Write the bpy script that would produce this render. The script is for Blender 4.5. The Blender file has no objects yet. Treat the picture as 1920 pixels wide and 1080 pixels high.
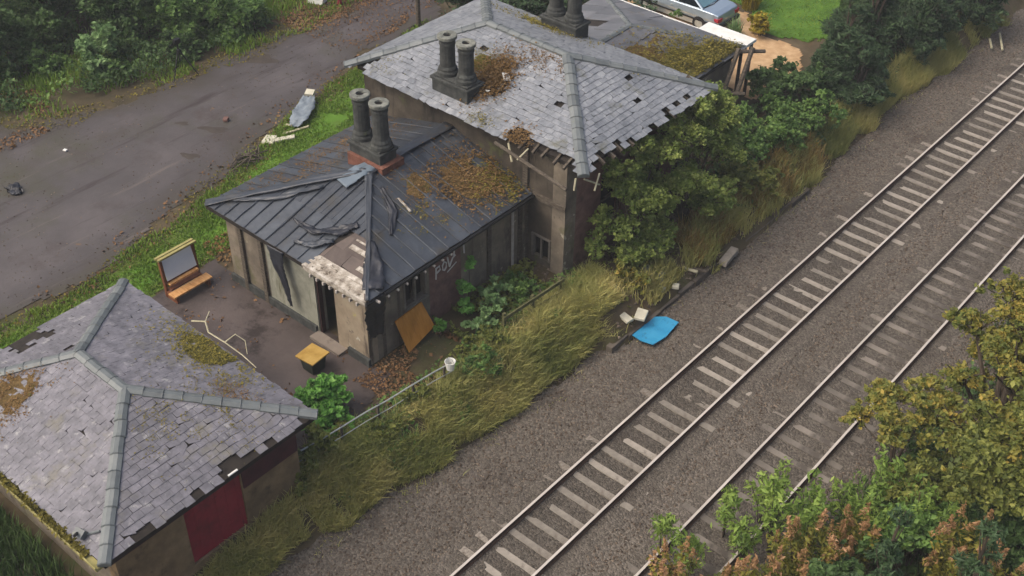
import bpy, math, random
import numpy as np
from mathutils import Vector, Matrix

scene = bpy.context.scene
COL = scene.collection
R = math.radians

# ---------------------------------------------------------------- camera, light, exposure
F_PX, PITCH, ROLL, YAW = 2252.9, 0.676249542, 0.0138644278, -0.702908242
cam_d = bpy.data.cameras.new('camera')
cam = bpy.data.objects.new('camera', cam_d)
COL.objects.link(cam)
fw = Vector((math.sin(YAW)*math.cos(PITCH), math.cos(YAW)*math.cos(PITCH), -math.sin(PITCH)))
rt = fw.cross(Vector((0, 0, 1))).normalized()
up = rt.cross(fw)
c_, s_ = math.cos(ROLL), math.sin(ROLL)
rt, up = rt*c_ + up*s_, up*c_ - rt*s_
m = Matrix((rt, up, -fw)).transposed().to_4x4()
m.translation = Vector((13.06243, 0.0, 23.97565))
cam.matrix_world = m
cam_d.sensor_width = 36.0
cam_d.lens = F_PX/1920*36
cam_d.clip_start = 0.5
cam_d.clip_end = 900
scene.camera = cam

SUN_EL, SUN_AZ = 52, 215          # azimuth clockwise from +Y
world = bpy.data.worlds.new('World'); scene.world = world
world.use_nodes = True
wn = world.node_tree.nodes; wl = world.node_tree.links
sky = wn.new('ShaderNodeTexSky'); sky.sky_type = 'NISHITA'; sky.sun_disc = False
sky.sun_elevation = R(SUN_EL); sky.sun_rotation = R(SUN_AZ)
sky.air_density = 1.0; sky.dust_density = 8.0; sky.ozone_density = 1.0
wl.new(sky.outputs[0], wn['Background'].inputs[0])
wn['Background'].inputs[1].default_value = 0.118
sun_d = bpy.data.lights.new('sun', 'SUN'); sun_d.energy = 0.95; sun_d.angle = R(60)
sun_d.color = (1.0, 0.97, 0.93)
sun = bpy.data.objects.new('sun', sun_d); COL.objects.link(sun)
sd = Vector((math.sin(R(SUN_AZ))*math.cos(R(SUN_EL)), math.cos(R(SUN_AZ))*math.cos(R(SUN_EL)), math.sin(R(SUN_EL))))
sun.rotation_euler = sd.to_track_quat('Z', 'Y').to_euler()
scene.view_settings.view_transform = 'Standard'
scene.view_settings.look = 'None'
scene.view_settings.gamma = 1.0
scene.view_settings.exposure = 0.56

# ---------------------------------------------------------------- helpers
G = 0.7                          # yard and old platform level above the rail tops (z = 0)
rng = np.random.default_rng(7)
random.seed(5)

def s(r, g, b):
    f = lambda c: c/12.92 if c <= 0.04045 else ((c+0.055)/1.055)**2.4
    return (f(r/255), f(g/255), f(b/255), 1)

def mat(name, cols, scale=3.0, detail=6, attr=None, amix=0.5, rough=0.8, spec=0.3, bump=0.0, bscale=None,
        layers=(), transl=0.0, metal=0.0, stretch=(1, 1, 1), voro=False, coat=0.0):
    """ramp over noise (or noise mixed with the mesh's own attribute 't'); layers = (colour, scale, threshold, softness)"""
    mt = bpy.data.materials.new(name); mt.use_nodes = True
    nt = mt.node_tree; N = nt.nodes; L = nt.links
    bs = N['Principled BSDF']
    tc = N.new('ShaderNodeTexCoord'); mp = N.new('ShaderNodeMapping'); mp.inputs['Scale'].default_value = stretch
    L.new(tc.outputs['Object'], mp.inputs[0])
    if voro:
        nz = N.new('ShaderNodeTexVoronoi'); nz.inputs['Scale'].default_value = scale
        L.new(mp.outputs[0], nz.inputs[0])
        sep = N.new('ShaderNodeSeparateColor'); L.new(nz.outputs['Color'], sep.inputs[0]); fac = sep.outputs[0]
    else:
        nz = N.new('ShaderNodeTexNoise'); nz.inputs['Scale'].default_value = scale; nz.inputs['Detail'].default_value = detail
        nz.inputs['Roughness'].default_value = 0.65
        L.new(mp.outputs[0], nz.inputs[0])
        mr = N.new('ShaderNodeMapRange'); mr.inputs[1].default_value = 0.28; mr.inputs[2].default_value = 0.72
        L.new(nz.outputs[0], mr.inputs[0]); fac = mr.outputs[0]
    if attr:
        at = N.new('ShaderNodeAttribute'); at.attribute_name = attr
        mx = N.new('ShaderNodeMix'); mx.inputs[0].default_value = amix
        L.new(fac, mx.inputs[2]); L.new(at.outputs['Fac'], mx.inputs[3]); fac = mx.outputs[0]
    rp = N.new('ShaderNodeValToRGB'); el = rp.color_ramp.elements
    while len(el) < len(cols): el.new(0.5)
    for i, c in enumerate(cols):
        el[i].position = i/(len(cols)-1) if len(cols) > 1 else 0; el[i].color = c
    if len(cols) == 1: el[1].color = cols[0]
    L.new(fac, rp.inputs[0]); out = rp.outputs[0]
    for k, lay in enumerate(layers):
        c, sc, th, so = lay[:4]
        n2 = N.new('ShaderNodeTexNoise'); n2.inputs['Scale'].default_value = sc; n2.inputs['Detail'].default_value = 7
        n2.inputs['Roughness'].default_value = 0.7
        m2 = N.new('ShaderNodeMapping'); m2.inputs['Location'].default_value = (k*13.7+3, k*5.1, 2.2*k)
        if len(lay) > 4: m2.inputs['Scale'].default_value = lay[4]; m2.inputs['Rotation'].default_value = (0, 0, lay[5])
        L.new(tc.outputs['Object'], m2.inputs[0]); L.new(m2.outputs[0], n2.inputs[0])
        r2 = N.new('ShaderNodeMapRange'); r2.inputs[1].default_value = th; r2.inputs[2].default_value = th+so
        L.new(n2.outputs[0], r2.inputs[0])
        x2 = N.new('ShaderNodeMix'); x2.data_type = 'RGBA'; x2.inputs[7].default_value = c
        L.new(r2.outputs[0], x2.inputs[0]); L.new(out, x2.inputs[6]); out = x2.outputs[2]
    L.new(out, bs.inputs['Base Color'])
    bs.inputs['Roughness'].default_value = rough; bs.inputs['Specular IOR Level'].default_value = spec
    bs.inputs['Metallic'].default_value = metal; bs.inputs['Coat Weight'].default_value = coat
    if bump:
        bn = N.new('ShaderNodeBump'); bn.inputs['Strength'].default_value = bump; bn.inputs['Distance'].default_value = 0.03
        if voro: L.new(nz.outputs['Distance'], bn.inputs['Height']); bn.invert = True
        else:
            n3 = N.new('ShaderNodeTexNoise'); n3.inputs['Scale'].default_value = bscale or scale*4; n3.inputs['Detail'].default_value = 5
            L.new(mp.outputs[0], n3.inputs[0]); L.new(n3.outputs[0], bn.inputs['Height'])
        L.new(bn.outputs[0], bs.inputs['Normal'])
    if transl:
        tr = N.new('ShaderNodeBsdfTranslucent'); L.new(out, tr.inputs[0])
        ms = N.new('ShaderNodeMixShader'); ms.inputs[0].default_value = transl
        L.new(bs.outputs[0], ms.inputs[1]); L.new(tr.outputs[0], ms.inputs[2])
        L.new(ms.outputs[0], N['Material Output'].inputs[0])
    return mt

ORIG = {}
def tag(o, label=None, cat=None, group=None, kind=None):
    if label: o['label'] = label
    if cat: o['category'] = cat
    if group: o['group'] = group
    if kind: o['kind'] = kind
    return o

def empty(name, loc, label=None, cat=None, group=None):
    o = bpy.data.objects.new(name, None); COL.objects.link(o); o.location = loc
    o.empty_display_size = 0.3; ORIG[o.name] = np.array(loc, float)
    return tag(o, label, cat, group)

def np_mesh(name, verts, faces_flat, sizes, attrs, mt, parent=None, smooth=False, origin=None):
    v = np.asarray(verts, float).reshape(-1, 3)
    if parent is not None: o0 = ORIG[parent.name]
    elif origin is not None: o0 = np.array(origin, float)
    else:
        lo, hi = v.min(0), v.max(0); o0 = np.array([(lo[0]+hi[0])/2, (lo[1]+hi[1])/2, lo[2]])
    me = bpy.data.meshes.new(name)
    fl = np.asarray(faces_flat, np.int32); sz = np.asarray(sizes, np.int32)
    me.vertices.add(len(v)); me.vertices.foreach_set('co', (v-o0).ravel().astype(np.float32))
    me.loops.add(len(fl)); me.loops.foreach_set('vertex_index', fl)
    me.polygons.add(len(sz))
    st = np.concatenate([[0], np.cumsum(sz)[:-1]]).astype(np.int32)
    me.polygons.foreach_set('loop_start', st)
    me.polygons.foreach_set('use_smooth', np.full(len(sz), bool(smooth)))
    me.update(calc_edges=True); me.validate()
    if attrs is not None:
        a = me.attributes.new('t', 'FLOAT', 'POINT'); a.data.foreach_set('value', np.asarray(attrs, np.float32))
    me.materials.append(mt)
    o = bpy.data.objects.new(name, me); COL.objects.link(o)
    if parent is not None: o.parent = parent
    else: o.location = o0
    ORIG[o.name] = o0
    return o

class MB:
    def __init__(self): self.v = []; self.f = []; self.t = []
    def add(self, vs, fs, t=None):
        b = len(self.v); t = random.random() if t is None else t
        self.v += [tuple(p) for p in vs]; self.t += [t]*len(vs); self.f += [tuple(i+b for i in f) for f in fs]
        return self
    def box(self, x0, x1, y0, y1, z0, z1, t=None):
        return self.add([(x0,y0,z0),(x1,y0,z0),(x1,y1,z0),(x0,y1,z0),(x0,y0,z1),(x1,y0,z1),(x1,y1,z1),(x0,y1,z1)],
                        [(3,2,1,0),(4,5,6,7),(0,1,5,4),(1,2,6,5),(2,3,7,6),(3,0,4,7)], t)
    def obox(self, c, size, rot=(0,0,0), t=None, jit=0.0):
        M = (Matrix.Rotation(rot[2],3,'Z') @ Matrix.Rotation(rot[1],3,'Y') @ Matrix.Rotation(rot[0],3,'X'))
        vs = []
        for z in (-.5,.5):
            for x, y in ((-.5,-.5),(.5,-.5),(.5,.5),(-.5,.5)):
                p = M @ Vector(((x+random.uniform(-jit,jit))*size[0], (y+random.uniform(-jit,jit))*size[1], z*size[2])) + Vector(c); vs.append(p)
        return self.add(vs, [(3,2,1,0),(4,5,6,7),(0,1,5,4),(1,2,6,5),(2,3,7,6),(3,0,4,7)], t)
    def tube(self, pts, r, n=6, t=None, r1=None):
        pts = [Vector(p) for p in pts]; vs = []; fs = []
        for i, p in enumerate(pts):
            d = (pts[min(i+1,len(pts)-1)]-pts[max(i-1,0)]).normalized()
            a = d.cross(Vector((0,0,1)));  a = Vector((1,0,0)) if a.length < 1e-3 else a.normalized()
            b = d.cross(a); k = i/(len(pts)-1)
            rr = r if r1 is None else r+(r1-r)*k
            for j in range(n):
                w = 2*math.pi*j/n; vs.append(p+a*math.cos(w)*rr+b*math.sin(w)*rr)
        for i in range(len(pts)-1):
            for j in range(n): fs.append((i*n+j, i*n+(j+1)%n, (i+1)*n+(j+1)%n, (i+1)*n+j))
        fs.append(tuple(range(n-1,-1,-1))); fs.append(tuple(range((len(pts)-1)*n, len(pts)*n)))
        return self.add(vs, fs, t)
    def lathe(self, c, prof, n=16, t=None, rot=0.0):
        vs = []; fs = []
        for r, z in prof:
            for j in range(n):
                w = 2*math.pi*j/n+rot; vs.append((c[0]+r*math.cos(w), c[1]+r*math.sin(w), c[2]+z))
        for i in range(len(prof)-1):
            for j in range(n): fs.append((i*n+j, i*n+(j+1)%n, (i+1)*n+(j+1)%n, (i+1)*n+j))
        fs.append(tuple(range(n-1,-1,-1))); fs.append(tuple(range((len(prof)-1)*n, len(prof)*n)))
        return self.add(vs, fs, t)
    def build(self, name, mt, parent=None, smooth=False, origin=None):
        return np_mesh(name, self.v, [i for f in self.f for i in f], [len(f) for f in self.f], self.t, mt, parent, smooth, origin)

def bevel(o, w=0.02, seg=2):
    b = o.modifiers.new('bevel', 'BEVEL'); b.width = w; b.segments = seg; b.limit_method = 'ANGLE'; return o

def copy_tree(o, parent=None):
    c = o.copy(); COL.objects.link(c); c.parent = parent; ORIG[c.name] = ORIG[o.name]
    for ch in list(o.children): copy_tree(ch, c)
    return c

def vnoise(x, y, sc, seed=0):
    """smooth value noise in 0..1 for numpy arrays"""
    x = np.asarray(x, float)*sc+seed*17.3; y = np.asarray(y, float)*sc+seed*9.1
    xi, yi = np.floor(x), np.floor(y); xf, yf = x-xi, y-yi
    h = lambda a, b: (np.sin(a*127.1+b*311.7+seed)*43758.5453) % 1.0
    u, v = xf*xf*(3-2*xf), yf*yf*(3-2*yf)
    return (h(xi,yi)*(1-u)+h(xi+1,yi)*u)*(1-v)+(h(xi,yi+1)*(1-u)+h(xi+1,yi+1)*u)*v

EY = [-200, 8, 12, 16.5, 20.4, 22.4, 23.0, 33.7, 41, 49, 200]
EX = [-4.6, -3.9, -3.35, -2.72, -2.5, -2.45, -2.15, -2.05, -2.6, -2.2, -2.2]
def edge_x(y): return np.interp(y, EY, EX)
def hgt(x, y):
    x = np.asarray(x, float); y = np.asarray(y, float); e = edge_x(y)
    w = np.clip((e+0.1-x)/1.5, 0, 1); w = w*w*(3-2*w)
    z = -0.30+w*(G+0.30)
    plat = (y > 22.9) & (y < 33)
    wp = np.clip((e-x)/0.5, 0, 1)
    z = np.where(plat, np.maximum(z, np.where(x < e, 0.12+wp*(G-0.12)*np.clip((e-x)/1.2,0,1), z)), z)
    b = np.clip((x-7.4)/4.5, 0, 1); z = z+b*b*(3-2*b)*1.9
    return z

# ---------------------------------------------------------------- materials
M_slate = mat('slate', [s(80,83,88), s(112,116,121), s(138,141,145), s(170,172,173)], 5, attr='t', amix=0.45, rough=0.42, spec=0.5, bump=0.25,
              layers=((s(150,150,148), 9, 0.60, 0.10), (s(98,98,84), 1.3, 0.57, 0.14)))
M_slate_old = mat('weathered_slate', [s(76,75,80), s(98,97,102), s(119,117,123), s(147,145,149)], 4, attr='t', amix=0.38, rough=0.5, spec=0.45, bump=0.3,
              layers=((s(150,149,148), 3.2, 0.58, 0.10), (s(112,108,92), 0.8, 0.56, 0.16), (s(84,82,88), 1.7, 0.60, 0.15)))
M_lead = mat('lead_capping', [s(82,87,88), s(102,108,108), s(122,126,124)], 4, attr='t', amix=0.5, rough=0.5, spec=0.5, layers=((s(110,112,92), 5, 0.6, 0.12),))
M_felt = mat('roofing_felt', [s(42,46,52), s(57,62,69), s(78,84,91)], 1.2, attr='t', amix=0.4, rough=0.40, spec=0.55, bump=0.55, bscale=5,
             layers=((s(86,89,92), 2.2, 0.60, 0.16), (s(60,57,50), 0.9, 0.54, 0.14)))
M_deck = mat('roof_boarding', [s(30,27,25), s(54,48,42)], 4, rough=0.9)
M_wood_dark = mat('old_timber', [s(52,46,40), s(84,76,66), s(110,102,90)], 6, stretch=(1,1,4), rough=0.9, bump=0.3)
M_render = mat('stained_render', [s(82,75,66), s(112,103,90), s(142,131,114)], 1.1, rough=0.9, bump=0.3, bscale=8,
               layers=((s(92,94,58), 0.9, 0.56, 0.16), (s(56,52,48), 2.2, 0.62, 0.1), (s(172,166,148), 1.7, 0.63, 0.04), (s(64,58,50), 1.2, 0.56, 0.12, (1.5,1.5,0.25), 0)))
M_render_shade = mat('shaded_render', [s(52,47,41), s(74,67,58), s(98,90,78)], 1.1, rough=0.9, bump=0.3, bscale=8, layers=((s(86,92,54), 0.8, 0.60, 0.12), (s(44,40,36), 1.2, 0.54, 0.12, (1.5,1.5,0.25), 0)))  # house wall render, its colours darkened to paint in the shade below the eaves
M_render_p = mat('pale_plaster', [s(110,110,98), s(140,140,126), s(158,156,142)], 1.3, rough=0.9, bump=0.2, bscale=8,
               layers=((s(112,116,92), 1.1, 0.56, 0.14), (s(88,84,74), 3, 0.64, 0.1), (s(96,96,76), 1.4, 0.55, 0.12, (1.5,1.5,0.25), 0)))
M_render_buff = mat('buff_plaster', [s(120,108,90), s(146,132,112), s(164,152,130)], 1.3, rough=0.9, bump=0.2, bscale=8,
               layers=((s(168,158,96), 1.4, 0.64, 0.06), (s(100,90,80), 3, 0.60, 0.1), (s(186,180,164), 2.2, 0.62, 0.04), (s(84,74,64), 1.4, 0.57, 0.1, (1.5,1.5,0.25), 0)))
M_brick_pink = mat('bare_pink_brick', [s(88,66,60), s(116,88,80), s(134,104,94)], 3, rough=0.9, bump=0.4, bscale=14, layers=((s(84,76,66), 1.3, 0.58, 0.12),))
M_sand = mat('sandstone', [s(92,78,58), s(124,104,76), s(146,126,96)], 1.2, rough=0.9, bump=0.3, bscale=7, layers=((s(76,66,50), 1.2, 0.55, 0.12),))
M_stone_dk = mat('sooty_stone', [s(42,44,43), s(62,64,62), s(84,86,82)], 4, rough=0.9, bump=0.4, bscale=16, layers=((s(70,78,48), 3, 0.62, 0.1), (s(106,108,104), 6, 0.66, 0.08)))
M_brick_red = mat('red_brick', [s(84,54,45), s(114,74,60), s(130,94,80)], 6, rough=0.9, bump=0.4, layers=((s(70,64,50), 2.5, 0.56, 0.12),))
M_cap = mat('lichened_cap', [s(84,86,80), s(116,118,110), s(146,146,136)], 5, rough=0.9, bump=0.3, bscale=14, layers=((s(60,62,58), 4, 0.56, 0.1),))
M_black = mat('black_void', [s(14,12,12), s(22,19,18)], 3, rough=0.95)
M_tarp = mat('black_sheeting', [s(24,26,32), s(42,45,54)], 3, rough=0.45, spec=0.5, bump=0.6, bscale=6)
M_door_red = mat('red_paint', [s(110,22,38), s(134,28,46), s(148,38,54)], 1.5, rough=0.6, spec=0.4, layers=((s(84,22,34), 2.5, 0.60, 0.12), (s(150,66,74), 5, 0.64, 0.06), (s(72,24,34), 1.2, 0.58, 0.1, (2,2,0.3), 0)))
M_door_brown = mat('brown_door', [s(46,26,24), s(66,40,36)], 2, rough=0.8)
M_maroon = mat('maroon_gutter', [s(54,24,32), s(76,34,44)], 3, rough=0.6)
M_white = mat('white_paint', [s(205,204,196), s(232,232,226)], 3, rough=0.7)
M_peel = mat('peeling_white_board', [s(100,90,80), s(164,156,143), s(210,204,194)], 5, rough=0.85, layers=((s(84,74,62), 5, 0.57, 0.06),), stretch=(1,1,1))
M_ply = mat('plywood', [s(150,98,32), s(176,118,44), s(190,134,60)], 2, rough=0.75, stretch=(1,4,1))
M_ochre = mat('ochre_board', [s(140,110,48), s(166,134,66), s(180,150,84)], 3, rough=0.75, layers=((s(150,122,80), 6, 0.62, 0.1),))
M_bin = mat('dark_green_plastic', [s(32,40,34), s(48,56,48)], 4, rough=0.5)
M_wood = mat('new_timber', [s(150,104,58), s(188,140,88), s(206,164,112)], 3, rough=0.7, stretch=(1,6,1))
M_wood_red = mat('stained_timber', [s(92,54,36), s(124,76,50)], 4, rough=0.7)
M_wood_cap = mat('mossy_timber', [s(132,126,76), s(166,158,104)], 4, rough=0.8)
M_mirror = mat('pale_panel', [s(206,214,222), s(222,228,232)], 1.5, rough=0.6, spec=0.5)
M_concrete = mat('concrete', [s(106,100,91), s(138,131,120), s(160,152,140)], 5, attr='t', amix=0.55, rough=0.9, bump=0.3, layers=((s(98,88,78), 3, 0.56, 0.14),))
M_sleeper2 = mat('dirty_concrete', [s(92,87,80), s(116,109,100), s(136,128,118)], 4, attr='t', amix=0.55, rough=0.9, bump=0.3, layers=((s(82,76,69), 1.6, 0.50, 0.16),))
M_rail = mat('rusty_rail_side', [s(66,48,38), s(92,70,56)], 6, rough=0.8, metal=0.2)
M_railtop = mat('worn_rail_head', [s(178,168,156), s(206,198,188)], 3, rough=0.5, metal=0.15, spec=0.6, stretch=(1,0.2,1))
M_galv = mat('galvanised_steel', [s(142,146,142), s(184,188,182)], 8, rough=0.5, metal=0.3)
M_blue = mat('blue_plastic', [s(36,124,168), s(52,142,184), s(66,152,190)], 2.0, rough=0.55, bump=0.5, bscale=5, layers=((s(40,104,136), 3, 0.58, 0.1), (s(104,128,130), 8, 0.66, 0.05)))
M_pale_stone = mat('pale_slab', [s(176,172,152), s(206,202,182)], 4, rough=0.85)
M_grey_slab = mat('grey_slab', [s(120,126,112), s(146,152,138)], 4, rough=0.85)
M_bark = mat('bark', [s(54,46,38), s(86,76,64)], 6, rough=0.9, bump=0.4, stretch=(1,1,0.3))
M_log = mat('pale_dead_wood', [s(148,142,116), s(186,180,152)], 6, rough=0.9)
M_blackm = mat('black_metal', [s(16,17,18), s(28,29,30)], 5, rough=0.5)
M_paint = mat('silver_blue_paint', [s(172,188,200), s(182,198,210)], 2, rough=0.32, metal=0.7, coat=0.6)
M_glass = mat('car_glass', [s(20,28,34)], 2, rough=0.06, spec=0.9, coat=1.0)
M_rglass = mat('rear_window_glass', [s(120,160,168), s(140,180,186)], 2, rough=0.1, spec=0.8, metal=0.5)
M_tyre = mat('tyre_rubber', [s(22,22,22), s(34,34,34)], 8, rough=0.85)
M_red = mat('red_lens', [s(150,20,44), s(170,26,50)], 3, rough=0.3, spec=0.6)
M_terracotta = mat('pot_clay', [s(70,60,50), s(96,82,68)], 5, rough=0.85)
M_chalk = mat('white_chalk_paint', [s(150,142,134), s(186,180,172)], 6, rough=0.9)
M_spray = mat('white_spray_paint', [s(190,184,176), s(214,210,204)], 8, rough=0.8)
M_slab_yard = mat('worn_paving', [s(100,92,84), s(124,114,104), s(140,130,118)], 2, attr='t', amix=0.4, rough=0.85, bump=0.2, layers=((s(78,70,64), 2, 0.58, 0.12),))

def leafmat(name, cols, transl=0.33, rough=0.6, gain=1.5):
    cols = [(min(c[0]*gain*1.03,1), min(c[1]*gain,1), min(c[2]*gain,1), 1) for c in cols]
    return mat(name, cols, 0.9, detail=3, attr='t', amix=0.72, rough=rough, spec=0.3, transl=transl)
L_yg = leafmat('leaf_yellow_green', [s(58,78,36), s(88,106,50), s(116,130,64), s(156,162,96)])
L_green = leafmat('leaf_green', [s(38,58,28), s(62,88,42), s(88,116,56), s(124,146,80)])
L_olive = leafmat('leaf_olive', [s(44,56,26), s(74,84,38), s(106,112,52), s(148,148,78)])
L_autumn = leafmat('leaf_autumn', [s(52,68,32), s(86,96,44), s(120,116,52), s(166,138,66)])
L_dark = leafmat('leaf_dark', [s(36,54,28), s(54,76,40), s(72,96,52), s(98,120,72)])
L_conifer = leafmat('leaf_conifer', [s(26,42,24), s(38,56,32), s(50,70,42), s(68,88,56)], transl=0.1)
L_bright = leafmat('leaf_bright', [s(46,80,36), s(72,116,48), s(98,144,64), s(136,172,96)])
L_pale = leafmat('leaf_pale', [s(58,84,48), s(86,114,68), s(110,136,88), s(140,160,114)])
L_fern = leafmat('leaf_bronze', [s(84,78,42), s(126,102,64), s(160,126,90), s(196,164,130)], gain=1.3)
L_sap = leafmat('leaf_sapling', [s(54,76,34), s(88,112,48), s(114,136,62), s(152,166,92)])
L_yellow = leafmat('leaf_gold', [s(104,96,26), s(146,132,36), s(180,164,60)], gain=1.1)
L_grass = leafmat('grass_blade', [s(82,98,50), s(120,126,70), s(156,151,94), s(196,184,134)], transl=0.38)
L_lawn = leafmat('lawn_blade', [s(58,80,26), s(80,106,34), s(98,122,46), s(126,140,64)], transl=0.3)
L_straw = leafmat('straw_blade', [s(88,80,40), s(114,98,52), s(140,120,72)], transl=0.3)
L_dkgrass = leafmat('dark_grass', [s(38,56,28), s(54,74,36), s(74,94,48)], transl=0.25)
L_litter = leafmat('dead_leaf', [s(68,54,40), s(100,76,50), s(126,96,64), s(162,138,106)], transl=0.1, rough=0.8, gain=1.0)
L_moss = leafmat('moss_tuft', [s(74,72,28), s(104,98,38), s(126,118,50), s(156,144,78)], transl=0.15, rough=0.9, gain=0.95)
L_mossbr = leafmat('rusty_moss', [s(74,60,36), s(102,80,46), s(124,98,60), s(150,126,88)], transl=0.1, rough=0.9, gain=1.0)
# ---------------------------------------------------------------- ground, lane, ballast
def grid_mesh(name, xs, ys, zf, mt, kind='structure', keep=None, attr=None, origin=(0,0,0)):
    X, Y = np.meshgrid(xs, ys, indexing='xy'); Z = zf(X, Y)
    n, k = X.shape; idx = np.arange(n*k).reshape(n, k)
    q = np.stack([idx[:-1,:-1], idx[:-1,1:], idx[1:,1:], idx[1:,:-1]], -1).reshape(-1, 4)
    if keep is not None:
        kp = keep(X, Y).ravel(); q = q[kp[q].all(1)]
    used = np.unique(q); remap = -np.ones(n*k, int); remap[used] = np.arange(len(used))
    V = np.stack([X, Y, Z], -1).reshape(-1, 3)[used]
    A = None if attr is None else attr(X, Y).ravel()[used]
    o = np_mesh(name, V, remap[q].ravel(), np.full(len(q), 4), A, mt, None, True, origin)
    return tag(o, kind=kind)

M_ground = mat('rough_ground', [s(52,48,34), s(68,60,42), s(80,70,52), s(100,88,68)], 0.8, detail=8, rough=0.95, bump=0.4, bscale=9,
               layers=((s(66,72,38), 0.35, 0.54, 0.14), (s(92,70,50), 0.7, 0.60, 0.10)))
xs = np.concatenate([[-160,-120,-90,-70,-55], np.arange(-46,-6,0.8), np.arange(-6,13,0.15), [13.5,14.5,16,19,24,32,45,70,110,160]])
ys = np.concatenate([[-120,-80,-50,-30,-18,-8], np.arange(-2,52,0.3), np.arange(52,90,1.5), [95,110,140,200,280]])
def gz(X, Y):
    return hgt(X, Y)+(vnoise(X,Y,0.9,1)-0.5)*0.02*np.clip((-3.6-X)/0.6,0,1)-0.016
ground = grid_mesh('ground', xs, ys, gz, M_ground)

def sdist(X, Y, poly):
    P = np.array(poly, float); d = np.full(X.shape, 1e9); ins = np.zeros(X.shape, bool)
    for i in range(len(P)):
        a, b = P[i], P[(i+1) % len(P)]; e = b-a
        t = np.clip(((X-a[0])*e[0]+(Y-a[1])*e[1])/(e@e), 0, 1)
        d = np.minimum(d, np.hypot(X-a[0]-t*e[0], Y-a[1]-t*e[1]))
        c = ((a[1] > Y) != (b[1] > Y)) & (X < (b[0]-a[0])*(Y-a[1])/(b[1]-a[1]+1e-12)+a[0]); ins ^= c
    return np.where(ins, d, -d)

def sheet(name, poly, zoff, mt, cell=0.12, amp=0.8, fade=1.0, seed=1, nsc=0.9):
    P = np.array(poly); x0, y0 = P.min(0)-amp; x1, y1 = P.max(0)+amp
    def dd(X, Y): return sdist(X, Y, poly)+(vnoise(X,Y,nsc,seed)-0.5)*amp+(vnoise(X,Y,nsc*4,seed+3)-0.5)*amp*0.35
    return grid_mesh(name, np.arange(x0,x1,cell), np.arange(y0,y1,cell), lambda X, Y: hgt(X,Y)+zoff, mt, keep=lambda X, Y: dd(X,Y) > 0,
                     attr=lambda X, Y: np.clip(dd(X,Y)/fade, 0, 1), origin=(0,0,0))

M_lane = mat('wet_dirt_lane', [s(66,61,44), s(67,61,55), s(74,69,68), s(90,84,83)], 0.5, detail=8, attr='t', amix=0.55, rough=0.55, spec=0.4, bump=0.25, bscale=12,
             layers=((s(66,64,46), 0.22, 0.52, 0.20), (s(68,59,55), 0.6, 0.54, 0.16), (s(112,102,92), 11, 0.66, 0.05), (s(60,52,50), 1.0, 0.56, 0.10, (1.6,0.16,1), -0.42), (s(100,92,86), 0.9, 0.60, 0.10, (1.8,0.14,1), -0.42), (s(46,42,38), 2.2, 0.70, 0.03), (s(104,84,62), 2.2, 0.66, 0.06)))
lane_poly = [(-15.2,7), (-15.9,10.9), (-15.7,13.3), (-16.6,18), (-17.3,20.4), (-19.0,25.2), (-19.7,29), (-20.6,33), (-20.4,40), (-23.4,42),
             (-23.8,34), (-23.9,30), (-23.9,26), (-24.0,23), (-24.8,18.6), (-26.6,16), (-29,12), (-31,4), (-16,2)]
lane = sheet('lane', lane_poly, 0.006, M_lane, 0.15, 1.0, 1.6, 3)
M_verge = mat('mossy_turf', [s(70,70,38), s(78,92,34), s(80,116,34), s(98,132,46)], 0.9, attr='t', amix=0.4, rough=0.95, bump=0.4, bscale=20, layers=((s(96,84,54), 1.3, 0.58, 0.12),))
verge = sheet('verge', [(-13.2,9), (-13.2,13), (-13.9,17), (-13.4,23), (-13.4,30), (-19.2,30), (-18.6,25.2), (-17.0,20.4), (-16.3,18), (-15.3,13.3), (-15.5,9)], 0.003, M_verge, 0.15, 0.5, 0.9, 15)
M_yard = mat('dark_yard_tarmac', [s(52,44,38), s(66,58,54), s(80,71,68), s(94,84,80)], 0.7, detail=8, attr='t', amix=0.35, rough=0.6, spec=0.35, bump=0.25, bscale=14,
             layers=((s(48,40,37), 0.9, 0.54, 0.10), (s(112,98,88), 3.5, 0.68, 0.05)))
yard = sheet('yard', [(-13.9,12.4), (-13.6,16.9), (-5.7,16.9), (-5.0,15.0), (-5.0,12.6)], 0.010, M_yard, 0.1, 0.5, 0.8, 8)
M_lawn = mat('lawn_soil', [s(56,84,22), s(74,108,30), s(92,126,40)], 1.2, rough=0.9)
lawn = sheet('lawn', [(-16,43.6), (-10.6,43.8), (-9.6,42.0), (-7.2,42.6), (-5.4,44.5), (-4.6,48), (-5,56), (-18,56)], 0.012, M_lawn, 0.2, 0.5, 0.5, 9)
M_sandy = mat('sandy_gravel', [s(138,108,76), s(176,144,106), s(202,172,134)], 3, attr='t', amix=0.3, rough=0.9, bump=0.3, bscale=30)
gravel = sheet('gravel_path', [(-16,38), (-9.5,37.4), (-6.2,37.2), (-5.9,40.2), (-6.9,42.3), (-9,42.2), (-10.4,43.6), (-17,43.4)], 0.009, M_sandy, 0.12, 0.5, 0.5, 11)

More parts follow.
